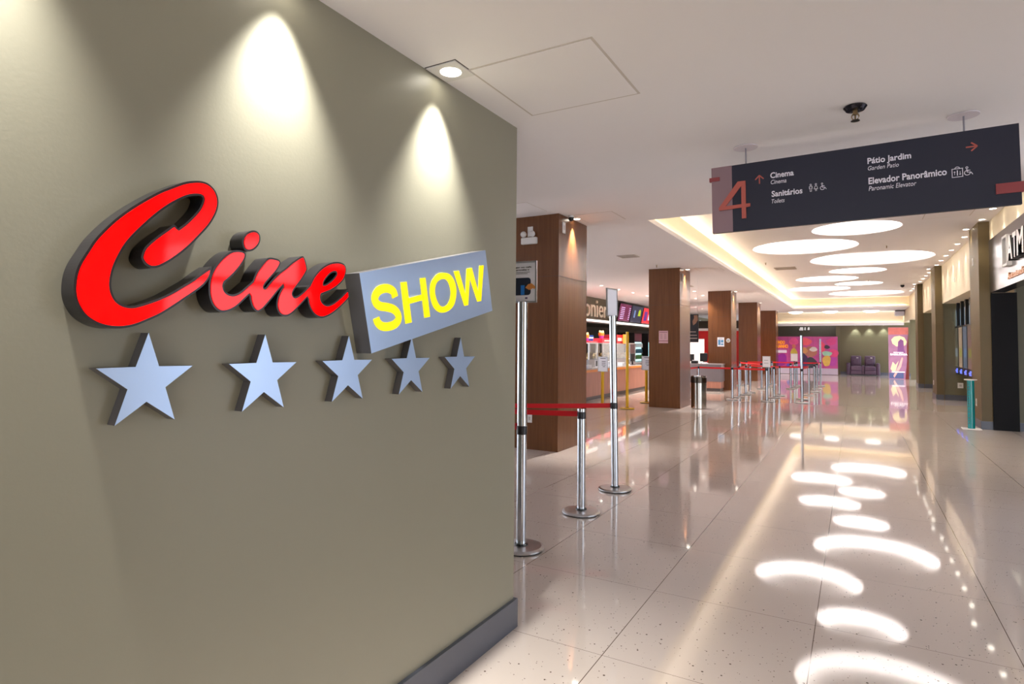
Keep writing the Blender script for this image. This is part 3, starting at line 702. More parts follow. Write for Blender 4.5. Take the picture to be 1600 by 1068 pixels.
def poster_card(fr, z0, z1, w, fo):
    d = 0.004
    h = z1-z0; m = MB()
    # bold heading lines, small lines and the dark picture of hands with a phone
    text_mesh('sugar no cafe', (-w*0.40, w*0.30, z1-h*0.17, z1-h*0.125), fr, -0.001, m, bold=0.03, w0=0.0055)
    text_mesh('e aproveite o', (-w*0.40, w*0.22, z1-h*0.235, z1-h*0.19), fr, -0.001, m, bold=0.03, w0=0.0055)
    m.prism([rect(-w*0.4, w*0.24, z1-h*0.272, z1-h*0.262)], fr, 0.0045, 0.0055)
    m.prism([rect(-w*0.4, w*0.16, z1-h*0.305, z1-h*0.295)], fr, 0.0045, 0.0055)
    m.build('print_text', blackp, fo)
    cx_, cz_ = -w*0.1, z0+h*0.39; a_, b_ = w*0.38, h*0.21
    pts_ = []
    for sx, sz, a0 in ((1, 1, 0), (-1, 1, 90), (-1, -1, 180), (1, -1, 270)):
        for k in range(6): pts_.append((cx_+sx*(a_-0.025)+0.025*math.cos(R(a0+18*k)), cz_+sz*(b_-0.025)+0.025*math.sin(R(a0+18*k))))
    MB().prism([pts_], fr, 0.0035, 0.0052).build('print_picture', mat('picture_dark', (26, 36, 56), 0.4, vary=0.5, vscale=30), fo)
    MB().prism([rect(-0.02, 0.012, z0+h*0.19, z0+h*0.42)], fr, 0.002, 0.0034).build('print_light', mat('picture_blue', (40, 130, 220), 0.4), fo)
    g = MB().prism([[(0.02, z0+h*0.36), (0.055, z0+h*0.30), (0.085, z0+h*0.34), (0.10, z0+h*0.32), (0.11, z0+h*0.37), (0.075, z0+h*0.46), (0.045, z0+h*0.44)]], fr, 0.0008, 0.0018)
    g.build('print_hand', mat('picture_orange', (214, 140, 70), 0.5), fo)
    MB().prism([rect(0.018, 0.038, z0+h*0.09, z0+h*0.13)], fr, 0.0035, 0.0052).build('print_mark', mat('mark_violet', (84, 74, 120), 0.5), fo)
def text_card(rows, fine=0.012):
    def f(fr, z0, z1, w, fo):
        h = z1-z0; m = MB()
        for a_, b_, q in rows: m.prism([rect(w*a_, w*b_, z0+h*q, z0+h*q+fine)], fr, 0.0045, 0.0055)
        m.build('print_text', mat('print_ink', (70, 66, 84), 0.6), fo)
    return f
stanchion(-2.284, 4.145, 'tall chrome belt post at the edge of the green wall holding a poster frame', GN, h=1.93, frame=(1.925, 2.255, 0.235), to=[(-3.4, 4.35)], zb=0.945, card=poster_card, face=R(4))
stanchion(-2.315, 6.337, 'tall chrome belt post with its sign frame seen edge-on, slightly leaning', GN, h=1.92, frame=(1.912, 2.226, 0.23), to=[(-3.83, 5.67)], face=R(80), lean=R(-0.9), zb=0.925)
stanchion(-2.277, 5.309, 'short chrome belt post between the two tall ones in the foreground', GN, h=0.985, to=[(-3.75, 5.03)], zb=0.935)
stanchion(-3.87, 5.65, 'short chrome belt post hidden behind the green wall, far one', GN)
stanchion(-3.80, 5.02, 'short chrome belt post hidden behind the green wall, middle one', GN)
stanchion(-3.45, 4.36, 'short chrome belt post hidden behind the green wall, near one', GN)
# yellow posts by the snack bar
GY = 'yellow posts before the snack bar'
ycard = text_card([(-.25, .3, .87), (-.1, .3, .66), (-.1, .3, .55), (-.1, .3, .43), (0, .25, .32)], 0.014)
stanchion(-5.629, 14.48, 'yellow post holding a white notice, left of the tall leaning chrome post', GY, h=0.90, frame=(0.90, 1.285, 0.27), color=yellow, card=ycard)
stanchion(-4.946, 14.40, 'tall plain yellow post without a notice', GY, h=1.92, color=yellow, pr=0.036)
stanchion(-5.016, 16.20, 'yellow post with a notice half hidden by the second wooden pillar', GY, h=0.90, frame=(0.90, 1.285, 0.27), color=yellow, card=ycard)
stanchion(-6.15, 15.6, 'yellow post base farther back beside the snack counter', GY, h=0.40, color=yellow) if False else None
# the queue lanes
GQ = 'chrome belt posts of the ticket queue'
Q = [  # x, y, label, kwargs
 (-4.23, 17.80, 'chrome post behind the chrome bin, left one', dict(to=[(-4.19, 18.77)])),
 (-4.19, 18.77, 'chrome post behind the chrome bin, right one', dict(to=[(-3.17, 18.60)])),
 (-3.17, 18.60, 'nearest post of the left queue row, right of the chrome bin', dict(to=[(-2.216, 18.50)])),
 (-3.13, 19.52, 'second post of the left queue row', dict(to=[(-3.11, 20.66)])),
 (-3.11, 20.66, 'third post of the left queue row', dict(to=[(-3.12, 21.70)])),
 (-3.12, 21.70, 'fourth post of the left queue row', dict(to=[(-2.134, 20.91)])),
 (-3.01, 23.67, 'fifth post of the left queue row, standing a little apart', dict(to=[(-2.93, 25.04)])),
 (-2.93, 25.04, 'sixth post of the left queue row', {}),
 (-3.01, 26.81, 'last post of the left queue row', dict(to=[(-2.06, 26.58)])),
 (-3.99, 25.17, 'nearer of two posts far back by the fourth wooden pillar', dict(to=[(-3.01, 23.67)])),
 (-3.90, 26.20, 'farther of two posts far back by the fourth wooden pillar', dict(to=[(-3.01, 26.81)])),
 (-2.216, 18.50, 'nearest post of the middle queue row, holding a white notice', dict(frame=(0.98, 1.30, 0.215), card=text_card([(-.3, .2, .62), (-.3, .25, .36)], 0.008))),
 (-2.173, 19.87, 'second post of the middle queue row', dict(to=[(-2.134, 20.91)])),
 (-2.134, 20.91, 'third post of the middle queue row', dict(to=[(-1.323, 21.62)])),
 (-2.10, 24.44, 'fourth post of the middle queue row, beyond the gap', dict(to=[(-2.05, 25.39)])),
 (-2.05, 25.39, 'fifth post of the middle queue row, holding a blank white notice', dict(frame=(1.01, 1.306, 0.25))),
 (-2.06, 26.58, 'last post of the middle queue row', dict(to=[(-1.232, 26.92)])),
 (-1.316, 18.61, 'tall plain chrome post at the near right corner of the queue', dict(h=1.894)),
 (-1.40, 19.90, 'second post of the right queue row', dict(to=[(-1.316, 18.61)])),
 (-1.323, 21.62, 'third post of the right queue row', dict(to=[(-1.40, 19.90)])),
 (-1.258, 23.42, 'fourth post of the right queue row', {}),
 (-1.253, 25.05, 'fifth post of the right queue row', dict(to=[(-1.232, 26.92)])),
 (-1.232, 26.92, 'tall plain chrome post at the far right corner of the queue', dict(h=1.89)),
]
for x, y, lb, kw in Q: stanchion(x, y, lb, GQ, zb=0.92, br=0.17, **kw)

# ================================================================== BIN, POST, WALL FITTINGS
t = thing('trash_bin', 'round chrome bin with a dark band beside the second wooden pillar', 'bin', (-3.46, 15.55, 0))
MB().lathe([(0, 0), (0.185, 0), (0.19, 0.01), (0.19, 0.65)], (0, 0, 0), 40).build('body', mat('smoked_chrome', (186, 180, 172), 0.12, 1.0), t)
MB().lathe([(0.19, 0.65), (0.197, 0.655), (0.197, 0.79), (0.19, 0.80)], (0, 0, 0), 40).build('band', mat('dark_smoked_steel', (84, 74, 66), 0.2, 0.8), t)
MB().lathe([(0.19, 0.80), (0.185, 0.825), (0.12, 0.825), (0.115, 0.76), (0, 0.76)], (0, 0, 0), 40).build('rim', chrome, t)
t = thing('teal_post', 'slim teal cylindrical post with a white disc top before the first olive column', 'post', (1.955, 14.72, 0))
MB().lathe([(0, 0.012), (0.06, 0.012), (0.06, 0.95), (0, 0.95)], (0, 0, 0), 28).build('tube', teal, t)
MB().box(-0.15, 0.15, -0.12, 0.14, 0, 0.012).build('foot_plate', white, t)
MB().lathe([(0, 0.95), (0.07, 0.95), (0.105, 0.955), (0.105, 0.972), (0, 0.975)], (0, 0, 0), 28).build('top_disc', white, t)
m = MB(); random.seed(3)
for k in range(15):
    z = 0.86-0.054*k; m.box(-0.048, -0.036, -0.051, -0.046, z, z+random.choice((0.014, 0.022, 0.028)))
m.build('print_text', mat('print_navy', (14, 44, 58), 0.5), t)

def outlet(name, lb, loc, axis, w=0.07, h=0.12, gr='socket and switch plates', col=None):
    t = thing(name, lb, name.replace('_', ' '), loc, gr)
    d = 0.012; m = MB()
    if axis == 'y': m.box(-w/2, w/2, -d, 0, -h/2, h/2)
    else:
        s_ = -d if axis == '-x' else d
        m.box(0, s_, -w/2, w/2, -h/2, h/2)
    m.build('plate', white, t, bevel=0.003)
    m = MB()
    if axis == 'y': m.box(-w*0.22, w*0.22, -d-0.003, -d, -h*0.2, h*0.2)
    else: m.box(s_, s_*1.25, -w*0.22, w*0.22, -h*0.2, h*0.2)
    m.build('insert', mat('plate_insert', (190, 186, 182), 0.4), t)
outlet('wall_socket', 'white double socket low on the nearest wooden pillar', (-4.309, 8.07, 0.469), 'y', 0.075, 0.13)
outlet('wall_switch', 'white plate high on the right side of the nearest wooden pillar', (-3.84, 8.24, 3.37), 'x', 0.10, 0.17)
outlet('wall_switch', 'white plate high on the right side of the second wooden pillar', (-3.84, 15.5, 3.33), 'x', 0.10, 0.20)
outlet('wall_switch', 'white plate high on the right side of the third wooden pillar', (-3.84, 22.7, 3.33), 'x', 0.10, 0.20)
outlet('wall_socket', 'white socket low on the olive wall left of the teal post', (2.72, 22.33, 0.45), 'y', 0.14, 0.16)
outlet('wall_socket', 'white socket low on the side of the first olive column', (2.13, 15.33, 0.482), '-x', 0.09, 0.15)
outlet('wall_switch', 'white plate high on the side of the first olive column', (2.13, 15.42, 3.36), '-x', 0.10, 0.16)
outlet('wall_socket', 'white socket low on the side of the second olive column', (2.13, 23.05, 0.48), '-x', 0.09, 0.15)
outlet('wall_switch', 'white plate on the cream bulkhead between the first two columns', (2.31, 19.6, 3.4), '-x', 0.09, 0.13)

t = thing('emergency_light', 'white emergency lamp with two heads high on the nearest wooden pillar', 'emergency light', (-4.325, 8.07, 3.17))
MB().box(-0.135, 0.135, -0.06, 0, -0.045, 0.06).build('battery_box', white, t, bevel=0.015)
MB().box(-0.04, 0.05, -0.012, 0, 0.075, 0.23).build('back_plate', white, t, bevel=0.004)
for sx, rz_ in ((-1, 0.35), (1, -0.1)):
    m = MB(); m.lathe([(0, 0), (0.03, 0), (0.048, 0.055), (0, 0.06)], (0, 0, 0), 18, axis='y')
    o_ = m.build('lamp_head', white, t); o_.location = (sx*0.065-0.01, -0.095, 0.10); o_.rotation_euler = (0.2, 0, rz_)

def notice(lb, loc, w, h, base, name='notice'):
    t = thing(name, lb, 'notice', loc, 'notices on the wooden pillars')
    MB().box(-w/2, w/2, -0.004, 0, -h/2, h/2).build('sheet', base, t)
    return t
t = notice('small pink notice sheet on the second wooden pillar', (-4.26, 15.2, 1.80), 0.235, 0.315, mat('pink_paper', (216, 172, 178), 0.5))
m = MB()
for r_ in range(4):
    for c_ in (-0.08, 0.02): m.box(c_, c_+0.012, -0.0052, -0.004, 0.06-0.035*r_, 0.075-0.035*r_); m.box(c_+0.02, c_+0.06, -0.0052, -0.004, 0.063-0.035*r_, 0.071-0.035*r_)
m.box(-0.1, 0.1, -0.0052, -0.004, 0.11, 0.125)
m.build('print_text', mat('print_plum', (128, 72, 88), 0.5), t)
MB().box(-0.1175, 0.1175, -0.0054, -0.004, -0.105, -0.092).build('print_band', mat('print_maroon', (130, 40, 56), 0.5), t)
t = notice('white notice with blue blocks on the third wooden pillar', (-4.20, 22.4, 1.72), 0.235, 0.33, whitep)
MB().box(-0.09, -0.01, -0.0055, -0.004, -0.11, 0.08).build('print_block', mat('print_blue', (84, 150, 200), 0.5), t)
MB().box(0.005, 0.09, -0.0055, -0.004, -0.02, 0.075).build('print_block', mat('print_blue', (84, 150, 200), 0.5), t)
MB().box(0.005, 0.09, -0.0055, -0.004, -0.11, -0.055).build('print_block', mat('print_blue', (84, 150, 200), 0.5), t)
m = MB().box(-0.07, 0.07, -0.0055, -0.004, 0.11, 0.122); m.build('print_text', mat('print_ink', (70, 66, 84), 0.6), t)
t = thing('round_sticker', 'small round white sticker beside the blue notice on the third wooden pillar', 'sticker', (-3.945, 22.4, 1.775), 'notices on the wooden pillars')
MB().cyl((0, -0.004, 0), 0.07, 0.004, 28, axis='y').build('disc', whitep, t)
MB().box(-0.055, 0.055, -0.0055, -0.004, 0.005, 0.03).build('print_band', mat('print_teal', (60, 100, 110), 0.5), t)
MB().box(-0.045, 0.045, -0.0055, -0.004, -0.045, -0.01).build('print_band', mat('print_olive', (150, 150, 80), 0.5), t)

# ================================================================== CASH MACHINE SHOP FRONT
t = thing('shop_fascia', 'polished steel fascia with raised ATM letters over the dark shop opening', 'shop sign', (XR, 11.8, 2.66))
MB().box(XR-0.03, XR+0.2, 8.4, 14.7, 2.66, 3.68).build('steel_panel', steelf, t, world=True)
XZr = lambda u, v, w: (w, -u, v)     # faces -x: reading direction runs towards the camera
for ch, (y0, y1) in zip('ATM', ((12.62, 12.26), (12.22, 11.98), (11.93, 11.52))):
    m = MB(); text_mesh(ch, (-y0, -y1, 3.03, 3.43), XZr, 0.08, m, bold=0.02, w0=XR-0.112)
    lo = m.build('letter', blackp, t, world=True)
    m = MB(); text_mesh(ch, (-y0, -y1, 3.03, 3.43), XZr, 0.004, m, bold=0.02, w0=XR-0.117)
    m.build('letter_face', mat('white_letter_face', (236, 230, 228), 0.35), t, world=True)
m = MB().box(XR-0.10, XR-0.03, 12.75, 13.12, 2.98, 3.02)
m.box(XR-0.10, XR-0.03, 12.75, 13.12, 3.46, 3.50); m.box(XR-0.10, XR-0.03, 12.75, 12.78, 3.02, 3.46); m.box(XR-0.10, XR-0.03, 13.09, 13.12, 3.02, 3.46)
m.build('icon_frame', white, t, world=True)
m = MB(); text_mesh('Autoatendimento', (-13.02, -11.3, 2.76, 2.87), XZr, 0.02, m, w0=XR-0.05)
m.build('lettering', copper, t, world=True)
t = thing('blade_sign', 'small copper coloured shield sign hanging under the steel fascia', 'sign', (2.44, 12.45, 2.66))
SH = [(-0.13, -0.02), (0.13, -0.02), (0.12, -0.10), (0.13, -0.18), (0.09, -0.30), (0.0, -0.42), (-0.09, -0.30), (-0.13, -0.18), (-0.12, -0.10)]
def sh(u, v, w): return (u*0.42+w*0.5, u*-0.3+w*0.85, v*0.8)
MB().prism([SH], sh, -0.02, 0.02).build('shield', copper, t)
MB().prism([[(p[0]*0.75, p[1]*0.75-0.05) for p in SH]], sh, -0.026, -0.0205).build('shield_face', white, t)
MB().cyl((0, 0, -0.03), 0.01, 0.03, 10).build('hanger', chrome, t)

# ================================================================== DISPLAY SCREENS in the bay
scr = ['portrait display screen nearest the first olive column, right of four', 'third of four portrait display screens from the left', 'second of four portrait display screens from the left', 'portrait display screen farthest left, nearest the second olive column']
scol = [((84, 70, 66), (84, 88, 40)), ((66, 78, 92), (70, 92, 120)), ((120, 104, 88), (104, 104, 50)), ((58, 58, 50), (90, 100, 104))]
for i in range(4):
    y = 19.75+0.80*i
    t = thing('display_screen', scr[i], 'screen', (2.62, y, 1.52), 'hanging portrait screens')
    MB().box(0, 0.09, -0.36, 0.36, -0.72, 0.70).build('casing', blackp, t)
    MB().box(-0.003, 0, -0.31, 0.31, -0.50, 0.65).build('screen', mat('screen_glow_%d' % i, scol[i][0], 0.2, emit=0.45, ecol=scol[i][0], vary=0.5, vscale=2.5), t)
    MB().box(-0.004, -0.003, -0.24, 0.20, -0.2, 0.05).build('picture_patch', mat('screen_patch_%d' % i, scol[i][1], 0.2, emit=0.45, ecol=scol[i][1], vary=0.4), t)
    m = MB()
    for k, (a_, b_) in enumerate(((-.2, .16), (-.16, .2), (-.22, .02))): m.box(-0.004, -0.003, a_, b_, -0.67+0.045*k, -0.645+0.045*k)
    m.build('blue_strip', mat('screen_blue', (90, 110, 255), 0.3, emit=1.1), t)
    MB().box(0.02, 0.09, -0.10, 0.10, 0.70, 1.40).build('ceiling_pole', blackp, t)
    MB().box(0.03, 0.05, 0.14, 0.20, 0.70, 1.2).build('glow_strip', mat('glow_strip_blue', (150, 190, 220), 0.3, emit=0.8), t)  # glowing strip added for the pale wall between the poles, not a lamp

# ================================================================== FAR END
GLOSS = mat('backdrop_magenta', (188, 76, 148), 0.35, vary=0.35, vscale=1.6)
t = thing('photo_backdrop', 'wide magenta film backdrop with an orange title at the far end', 'backdrop', (-2.43, 37.6, 0))
for a_, b_ in ((-4.0, -3.31), (-3.30, -2.07), (-2.06, -0.855)):
    MB().box(a_, b_, 37.6, 37.68, 0.02, 2.13).build('panel', GLOSS, t, world=True)
MB().box(-4.0, -0.855, 37.588, 37.599, 0.02, 0.36).build('pale_lower_strip', mat('pale_lilac', (196, 184, 204), 0.35), t, world=True)
def blob(x, z, rx, rz, col, w, nm='printed_shape', n=18, wob=0.12, seed=1):
    random.seed(seed); ph = random.random()*6
    p = [(x+rx*(1+wob*math.sin(3*2*PI*i/n+ph))*math.cos(2*PI*i/n), z+rz*(1+wob*math.cos(2*2*PI*i/n+ph))*math.sin(2*PI*i/n)) for i in range(n)]
    MB().prism([p], XZ, 37.6-w-0.0009, 37.6-w).build(nm, mat('print_%d_%d_%d' % col, col, 0.4, vary=0.2, vscale=5), t, world=True)
for k, (x, z, rx, rz, col) in enumerate([(-1.15, 1.85, .25, .2, (206, 62, 134)), (-1.05, 1.2, .22, .25, (220, 70, 130)), (-1.1, .75, .2, .28, (184, 66, 170)), (-2.45, 1.85, .3, .22, (226, 90, 110)), (-1.62, 1.55, .16, .3, (226, 74, 110)), (-3.05, 1.85, .25, .2, (220, 84, 150)), (-3.7, 0.8, .3, .35, (150, 40, 150)),
        (-2.55, 0.8, .22, .42, (66, 46, 96)), (-2.15, 0.62, .26, .36, (58, 62, 76)), (-2.2, 1.28, .32, .28, (170, 112, 96)), (-2.05, 1.42, .20, .12, (214, 210, 206)), (-2.5, 1.35, .16, .16, (206, 150, 96)), (-3.05, 1.25, .18, .2, (196, 178, 74)), (-3.05, 1.58, .10, .11, (208, 120, 104)),
        (-1.38, 1.18, .24, .15, (150, 200, 176)), (-1.40, 0.78, .2, .33, (220, 182, 90)), (-1.38, 1.55, .14, .1, (56, 50, 72)), (-3.3, 0.5, .14, .14, (90, 80, 190))]):
    blob(x, z, rx, rz, col, 0.002+0.0011*k, seed=k)
m = MB(); text_mesh('MUNDO', (-4.06, -3.51, 1.70, 1.90), XZ, -0.012, m, bold=0.04, w0=37.575); m.build('title_lettering', mat('title_orange', (250, 160, 20), 0.35, emit=0.15), t, world=True)
m = MB(); text_mesh('ESTRANHO', (-4.18, -3.35, 1.47, 1.68), XZ, -0.012, m, bold=0.04, w0=37.575); m.build('title_lettering', mat('title_orange', (250, 160, 20), 0.35, emit=0.15), t, world=True)
MB().box(-4.0, -3.42, 37.57, 37.575, 1.20, 1.36).build('text_band', mat('band_white', (226, 210, 226), 0.4), t, world=True)

t = thing('film_poster', 'tall glowing film poster reading BABILÔNIA by the far right columns', 'poster', (1.85, 35.35, 0))
MB().box(1.43, 2.27, 35.35, 35.42, 0.0, 2.56).build('panel', mat('poster_violet', (168, 118, 150), 0.3, vary=0.45, vscale=2.2, emit=0.14), t, world=True)
def pshape(p, col, w): MB().prism([p], XZ, 35.349-w, 35.35-w).build('printed_shape', mat('poster_%d_%d_%d' % col, col, 0.35, vary=0.3, vscale=4, emit=0.15), t, world=True)
pshape(rect(1.43, 2.27, 2.2, 2.55), (196, 108, 100), 0.001)
pshape([(1.60+.0, 1.75), (1.55, 1.95), (1.68, 2.1), (1.9, 2.14), (2.1, 2.06), (2.2, 1.85), (2.15, 1.68), (2.0, 1.6), (1.75, 1.62)], (250, 216, 170), 0.002)
pshape([(1.80, 1.3), (1.84, 1.85), (1.95, 1.98), (2.06, 1.9), (2.08, 1.5), (2.14, 1.3)], (130, 76, 130), 0.003)
pshape([(2.12, 0.0), (2.27, 0.0), (2.27, 2.3), (2.2, 1.6), (2.2, 0.9)], (120, 40, 30), 0.004)
pshape([(1.50, .5), (1.6, .85), (1.72, .7), (1.85, .9), (1.72, .4), (1.62, .3)], (248, 214, 176), 0.002)
pshape([(1.66, .05), (1.95, .6), (2.04, 1.05), (1.98, 1.08), (1.86, .7), (1.62, .15)], (244, 180, 170), 0.003)
pshape(rect(1.45, 2.05, 0.02, 0.3), (86, 96, 140), 0.0015)
m = MB(); text_mesh('BABILÔNIA', (1.50, 2.22, 1.17, 1.29), XZ, -0.006, m, bold=0.02, w0=35.343)
m.build('title_lettering', mat('title_white', (255, 255, 255), 0.4, emit=0.5), t, world=True)
MB().box(1.64, 2.05, 35.342, 35.343, 1.30, 1.33).build('text_line', mat('title_white', (255, 255, 255), 0.4, emit=0.5), t, world=True)
MB().box(1.55, 2.1, 35.342, 35.343, 0.33, 0.36).build('text_line', mat('title_white', (255, 255, 255), 0.4, emit=0.5), t, world=True)

t = thing('reclining_loveseat', 'aubergine leather two-seat recliner against the far olive wall', 'sofa', (0.35, 38.7, 0))
MB().box(-0.76, 0.76, -0.35, 0.35, 0.05, 0.25).build('frame', leather, t, bevel=0.02)
for sx in (-1, 1):
    MB().box(min(sx*0.62, sx*0.80), max(sx*0.62, sx*0.80), -0.45, 0.36, 0.02, 0.68).build('armrest', leather, t, bevel=0.05)
    x0, x1 = (-0.61, -0.06) if sx < 0 else (0.06, 0.61)
    MB().box(x0, x1, -0.46, 0.12, 0.25, 0.50).build('seat_cushion', leather, t, bevel=0.05)
    MB().box(x0+0.01, x1-0.01, -0.485, -0.44, 0.06, 0.27).build('footrest', leather, t, bevel=0.02)
    b = MB().box(x0+0.02, x1-0.02, 0.08, 0.30, 0.45, 1.07).build('backrest', leather, t, bevel=0.05)
    MB().box((x0+x1)/2-0.16, (x0+x1)/2+0.16, 0.02, 0.09, 0.58, 0.88).build('headrest_pillow', leather, b, bevel=0.03)
    MB().box((x0+x1)/2+0.02, (x0+x1)/2+0.12, 0.07, 0.079, 0.94, 0.98).build('label_tag', white, b)
MB().box(-0.06, 0.06, -0.42, 0.1, 0.05, 0.55).build('centre_console', leather, t, bevel=0.02)

for i, (x0, x1, z0, z1) in enumerate(((-2.98, -2.76, 2.54, 2.74), (-2.70, -2.62, 2.56, 2.74), (-2.52, -2.41, 2.57, 2.74))):
    t = thing('emergency_light', ['largest of the three small white boxes on the dark wall above the backdrop', 'middle of the three small white boxes on the dark wall above the backdrop', 'right one of the three small white boxes on the dark wall above the backdrop'][i], 'emergency light', ((x0+x1)/2, 40.6, z0), 'white boxes above the backdrop')
    MB().box(-(x1-x0)/2, (x1-x0)/2, -0.08, 0, 0, (z1-z0)*0.6).build('case', white, t, bevel=0.01)
    MB().box(-(x1-x0)/2*0.6, (x1-x0)/2*0.9, -0.07, -0.02, (z1-z0)*0.6, (z1-z0)).build('lamp', white, t)
t = thing('air_conditioner', 'white air conditioner unit under the ceiling at the far right corner', 'air conditioner', (2.08, 38.3, ZL))
MB().box(-0.22, 0.22, -0.4, 0.4, -0.30, -0.02).build('case', mat('ac_white', (214, 218, 232), 0.4), t, bevel=0.05)
MB().box(-0.23, 0.2, -0.41, -0.398, -0.07, -0.03).build('intake_slot', charc, t)
MB().cyl((0, 0, -0.02), 0.03, 0.02, 10).build('ceiling_bracket', white, t)

# ================================================================== SNACK BAR
t = thing('snack_counter', 'long snack bar counter with pinkish wooden front and orange edge', 'counter', (-7.0, 16.5, 0))
MB().box(-7.3, -6.62, 11.2, 21.3, 0, 0.10).build('plinth', mat('plinth_grey', (92, 88, 88), 0.4), t, world=True)
MB().box(-7.3, -6.60, 11.2, 21.3, 0.10, 0.80).build('front_panel', woodp, t, world=True)
MB().box(-7.35, -6.56, 11.15, 21.3, 0.80, 0.865).build('orange_edge', orange, t, world=True)
MB().box(-7.35, -6.60, 11.2, 21.3, 0.865, 0.875).build('worktop', greytop, t, world=True)
MB().box(-7.3, -6.56, 21.3, 21.55, 0, 0.82).build('end_post', mat('end_grey', (140, 134, 132), 0.4), t, world=True)
t = thing('back_counter', 'grey-topped back counter that carries the snack machines', 'counter', (-8.35, 21.5, 0))
MB().box(-8.66, -7.95, 14.5, 26.4, 0, 0.80).build('cabinet', mat('cabinet_dark', (64, 58, 56), 0.4), t, world=True)
MB().box(-8.68, -7.92, 14.5, 26.42, 0.80, 0.84).build('worktop', greytop, t, world=True)
t = thing('snack_bar_lettering', 'raised metal snack bar letters on the olive board, partly hidden by pillars', 'sign', (-9.5, 22.4, 2.75))
YZl = lambda u, v, w: (w, u, v)
m = MB(); tm = text_mesh('Bomboniere', (19.45, 25.40, 2.745, 3.49), YZl, 0.06, MB(), w0=-9.495)
# each letter as its own part
def letters(word, u0, u1, v0, v1, fn, depth, w0, material, parent):
    cu = bpy.data.curves.new('lettering', 'FONT'); cu.body = word; cu.extrude = 0.5; cu.resolution_u = 3
    ob = bpy.data.objects.new('lettering', cu); COL.objects.link(ob); bpy.context.view_layer.update()
    me = bpy.data.meshes.new_from_object(ob.evaluated_get(bpy.context.evaluated_depsgraph_get()))
    xs = [v.co.x for v in me.vertices]; ys = [v.co.y for v in me.vertices]; X0, X1, Y0, Y1 = min(xs), max(xs), min(ys), max(ys)
    adv = 0
    # group connected pieces by overlap in x
    par = list(range(len(me.vertices)))
    def find(i):
        while par[i] != i: par[i] = par[par[i]]; i = par[i]
        return i
    for e in me.edges: par[find(e.vertices[0])] = find(e.vertices[1])
    comp = {}
    for i, v in enumerate(me.vertices): comp.setdefault(find(i), []).append(i)
    spans = sorted([(min(me.vertices[i].co.x for i in c), max(me.vertices[i].co.x for i in c), k) for k, c in comp.items()])
    groups = []
    for a_, b_, k in spans:
        if groups and a_ < groups[-1][1]-0.02: groups[-1][1] = max(groups[-1][1], b_); groups[-1][2].append(k)
        else: groups.append([a_, b_, [k]])
    for a_, b_, ks in groups:
        ids = [i for k in ks for i in comp[k]]; mp_ = {i: n for n, i in enumerate(ids)}
        vs = [fn(u0+(me.vertices[i].co.x-X0)/(X1-X0)*(u1-u0), v0+(me.vertices[i].co.y-Y0)/(Y1-Y0)*(v1-v0), w0+depth*(me.vertices[i].co.z+0.5)) for i in ids]
        fs = [tuple(mp_[i] for i in p.vertices) for p in me.polygons if p.vertices[0] in mp_]
        MB().add(vs, fs).build('letter', material, parent, world=True)
    bpy.data.objects.remove(ob); bpy.data.meshes.remove(me); bpy.data.curves.remove(cu)
letters('Bomboniere', 19.45, 25.40, 2.745, 3.49, YZl, 0.06, -9.495, goldl, t)
t = thing('ticket_office_lettering', 'pale raised letters on the olive board far back over the ticket office', 'sign', (-9.5, 41.5, 2.76))
letters('Bilheteria', 37.9, 43.95, 2.76, 3.40, YZl, 0.06, -9.495, mat('pale_letter', (206, 214, 218), 0.3, 0.3), t)
t = thing('lit_shelf', 'white lit canopy strip running under the snack bar letters', 'canopy', (-9.3, 26, 2.47))
MB().box(-9.75, -9.0, 19.35, 47.8, 2.50, 2.585).build('canopy', ceilw, t, world=True)
MB().box(-9.02, -8.985, 19.35, 47.8, 2.50, 2.585).build('light_edge', whitelit, t, world=True)
mcol = [(96, 40, 66), (54, 52, 66), (200, 52, 58)]
for i, (a_, b_) in enumerate(((25.62, 27.2), (27.3, 28.95), (29.05, 30.7))):
    t = thing('menu_screen', ['tilted purple menu screen with price list, left of three', 'tilted dark menu screen with a green drink, middle of three', 'tilted red menu screen half hidden by the second pillar'][i], 'menu screen', (-9.30, a_, 2.66), 'menu screens over the snack bar', rot=(0, R(12), 0))
    MB().box(-0.03, 0.03, 0, b_-a_, 0, 0.82).build('casing', blackp, t)
    MB().box(0.03, 0.034, 0.02, b_-a_-0.02, 0.02, 0.80).build('screen', mat('menu_%d' % i, mcol[i], 0.25, emit=0.6, ecol=mcol[i], vary=0.1), t)
    MB().box(-0.262, -0.03, (b_-a_)/2-0.05, (b_-a_)/2+0.05, 0.3, 0.4).build('bracket', blackp, t)
    if i == 0:
        m = MB()
        for k in range(7): m.box(0.034, 0.037, 0.2, 0.7, 0.12+0.085*k, 0.15+0.085*k); m.box(0.034, 0.037, 1.3, 1.5, 0.12+0.085*k, 0.15+0.085*k)
        m.build('price_list', mat('menu_text', (190, 170, 210), 0.4, emit=0.6), t)
    elif i == 1:
        MB().prism([[(1.0, 0.35), (1.4, 0.35), (1.35, 0.6), (1.2, 0.68), (1.05, 0.6)]], lambda u, v, w: (w, u, v), 0.034, 0.037).build('drink_picture', mat('menu_green', (150, 170, 40), 0.4, emit=0.6), t)
        MB().box(0.034, 0.037, 0.4, 0.6, 0.25, 0.6).build('cup_picture', mat('menu_blue', (90, 110, 150), 0.4, emit=0.6), t)
    else:
        MB().box(0.034, 0.037, 0.25, 0.7, 0.15, 0.62).build('combo_picture', mat('menu_violet', (90, 40, 110), 0.4, emit=0.6), t)
        MB().box(0.034, 0.037, 0.95, 1.4, 0.2, 0.6).build('combo_picture', mat('menu_white', (220, 200, 240), 0.4, emit=0.6), t)

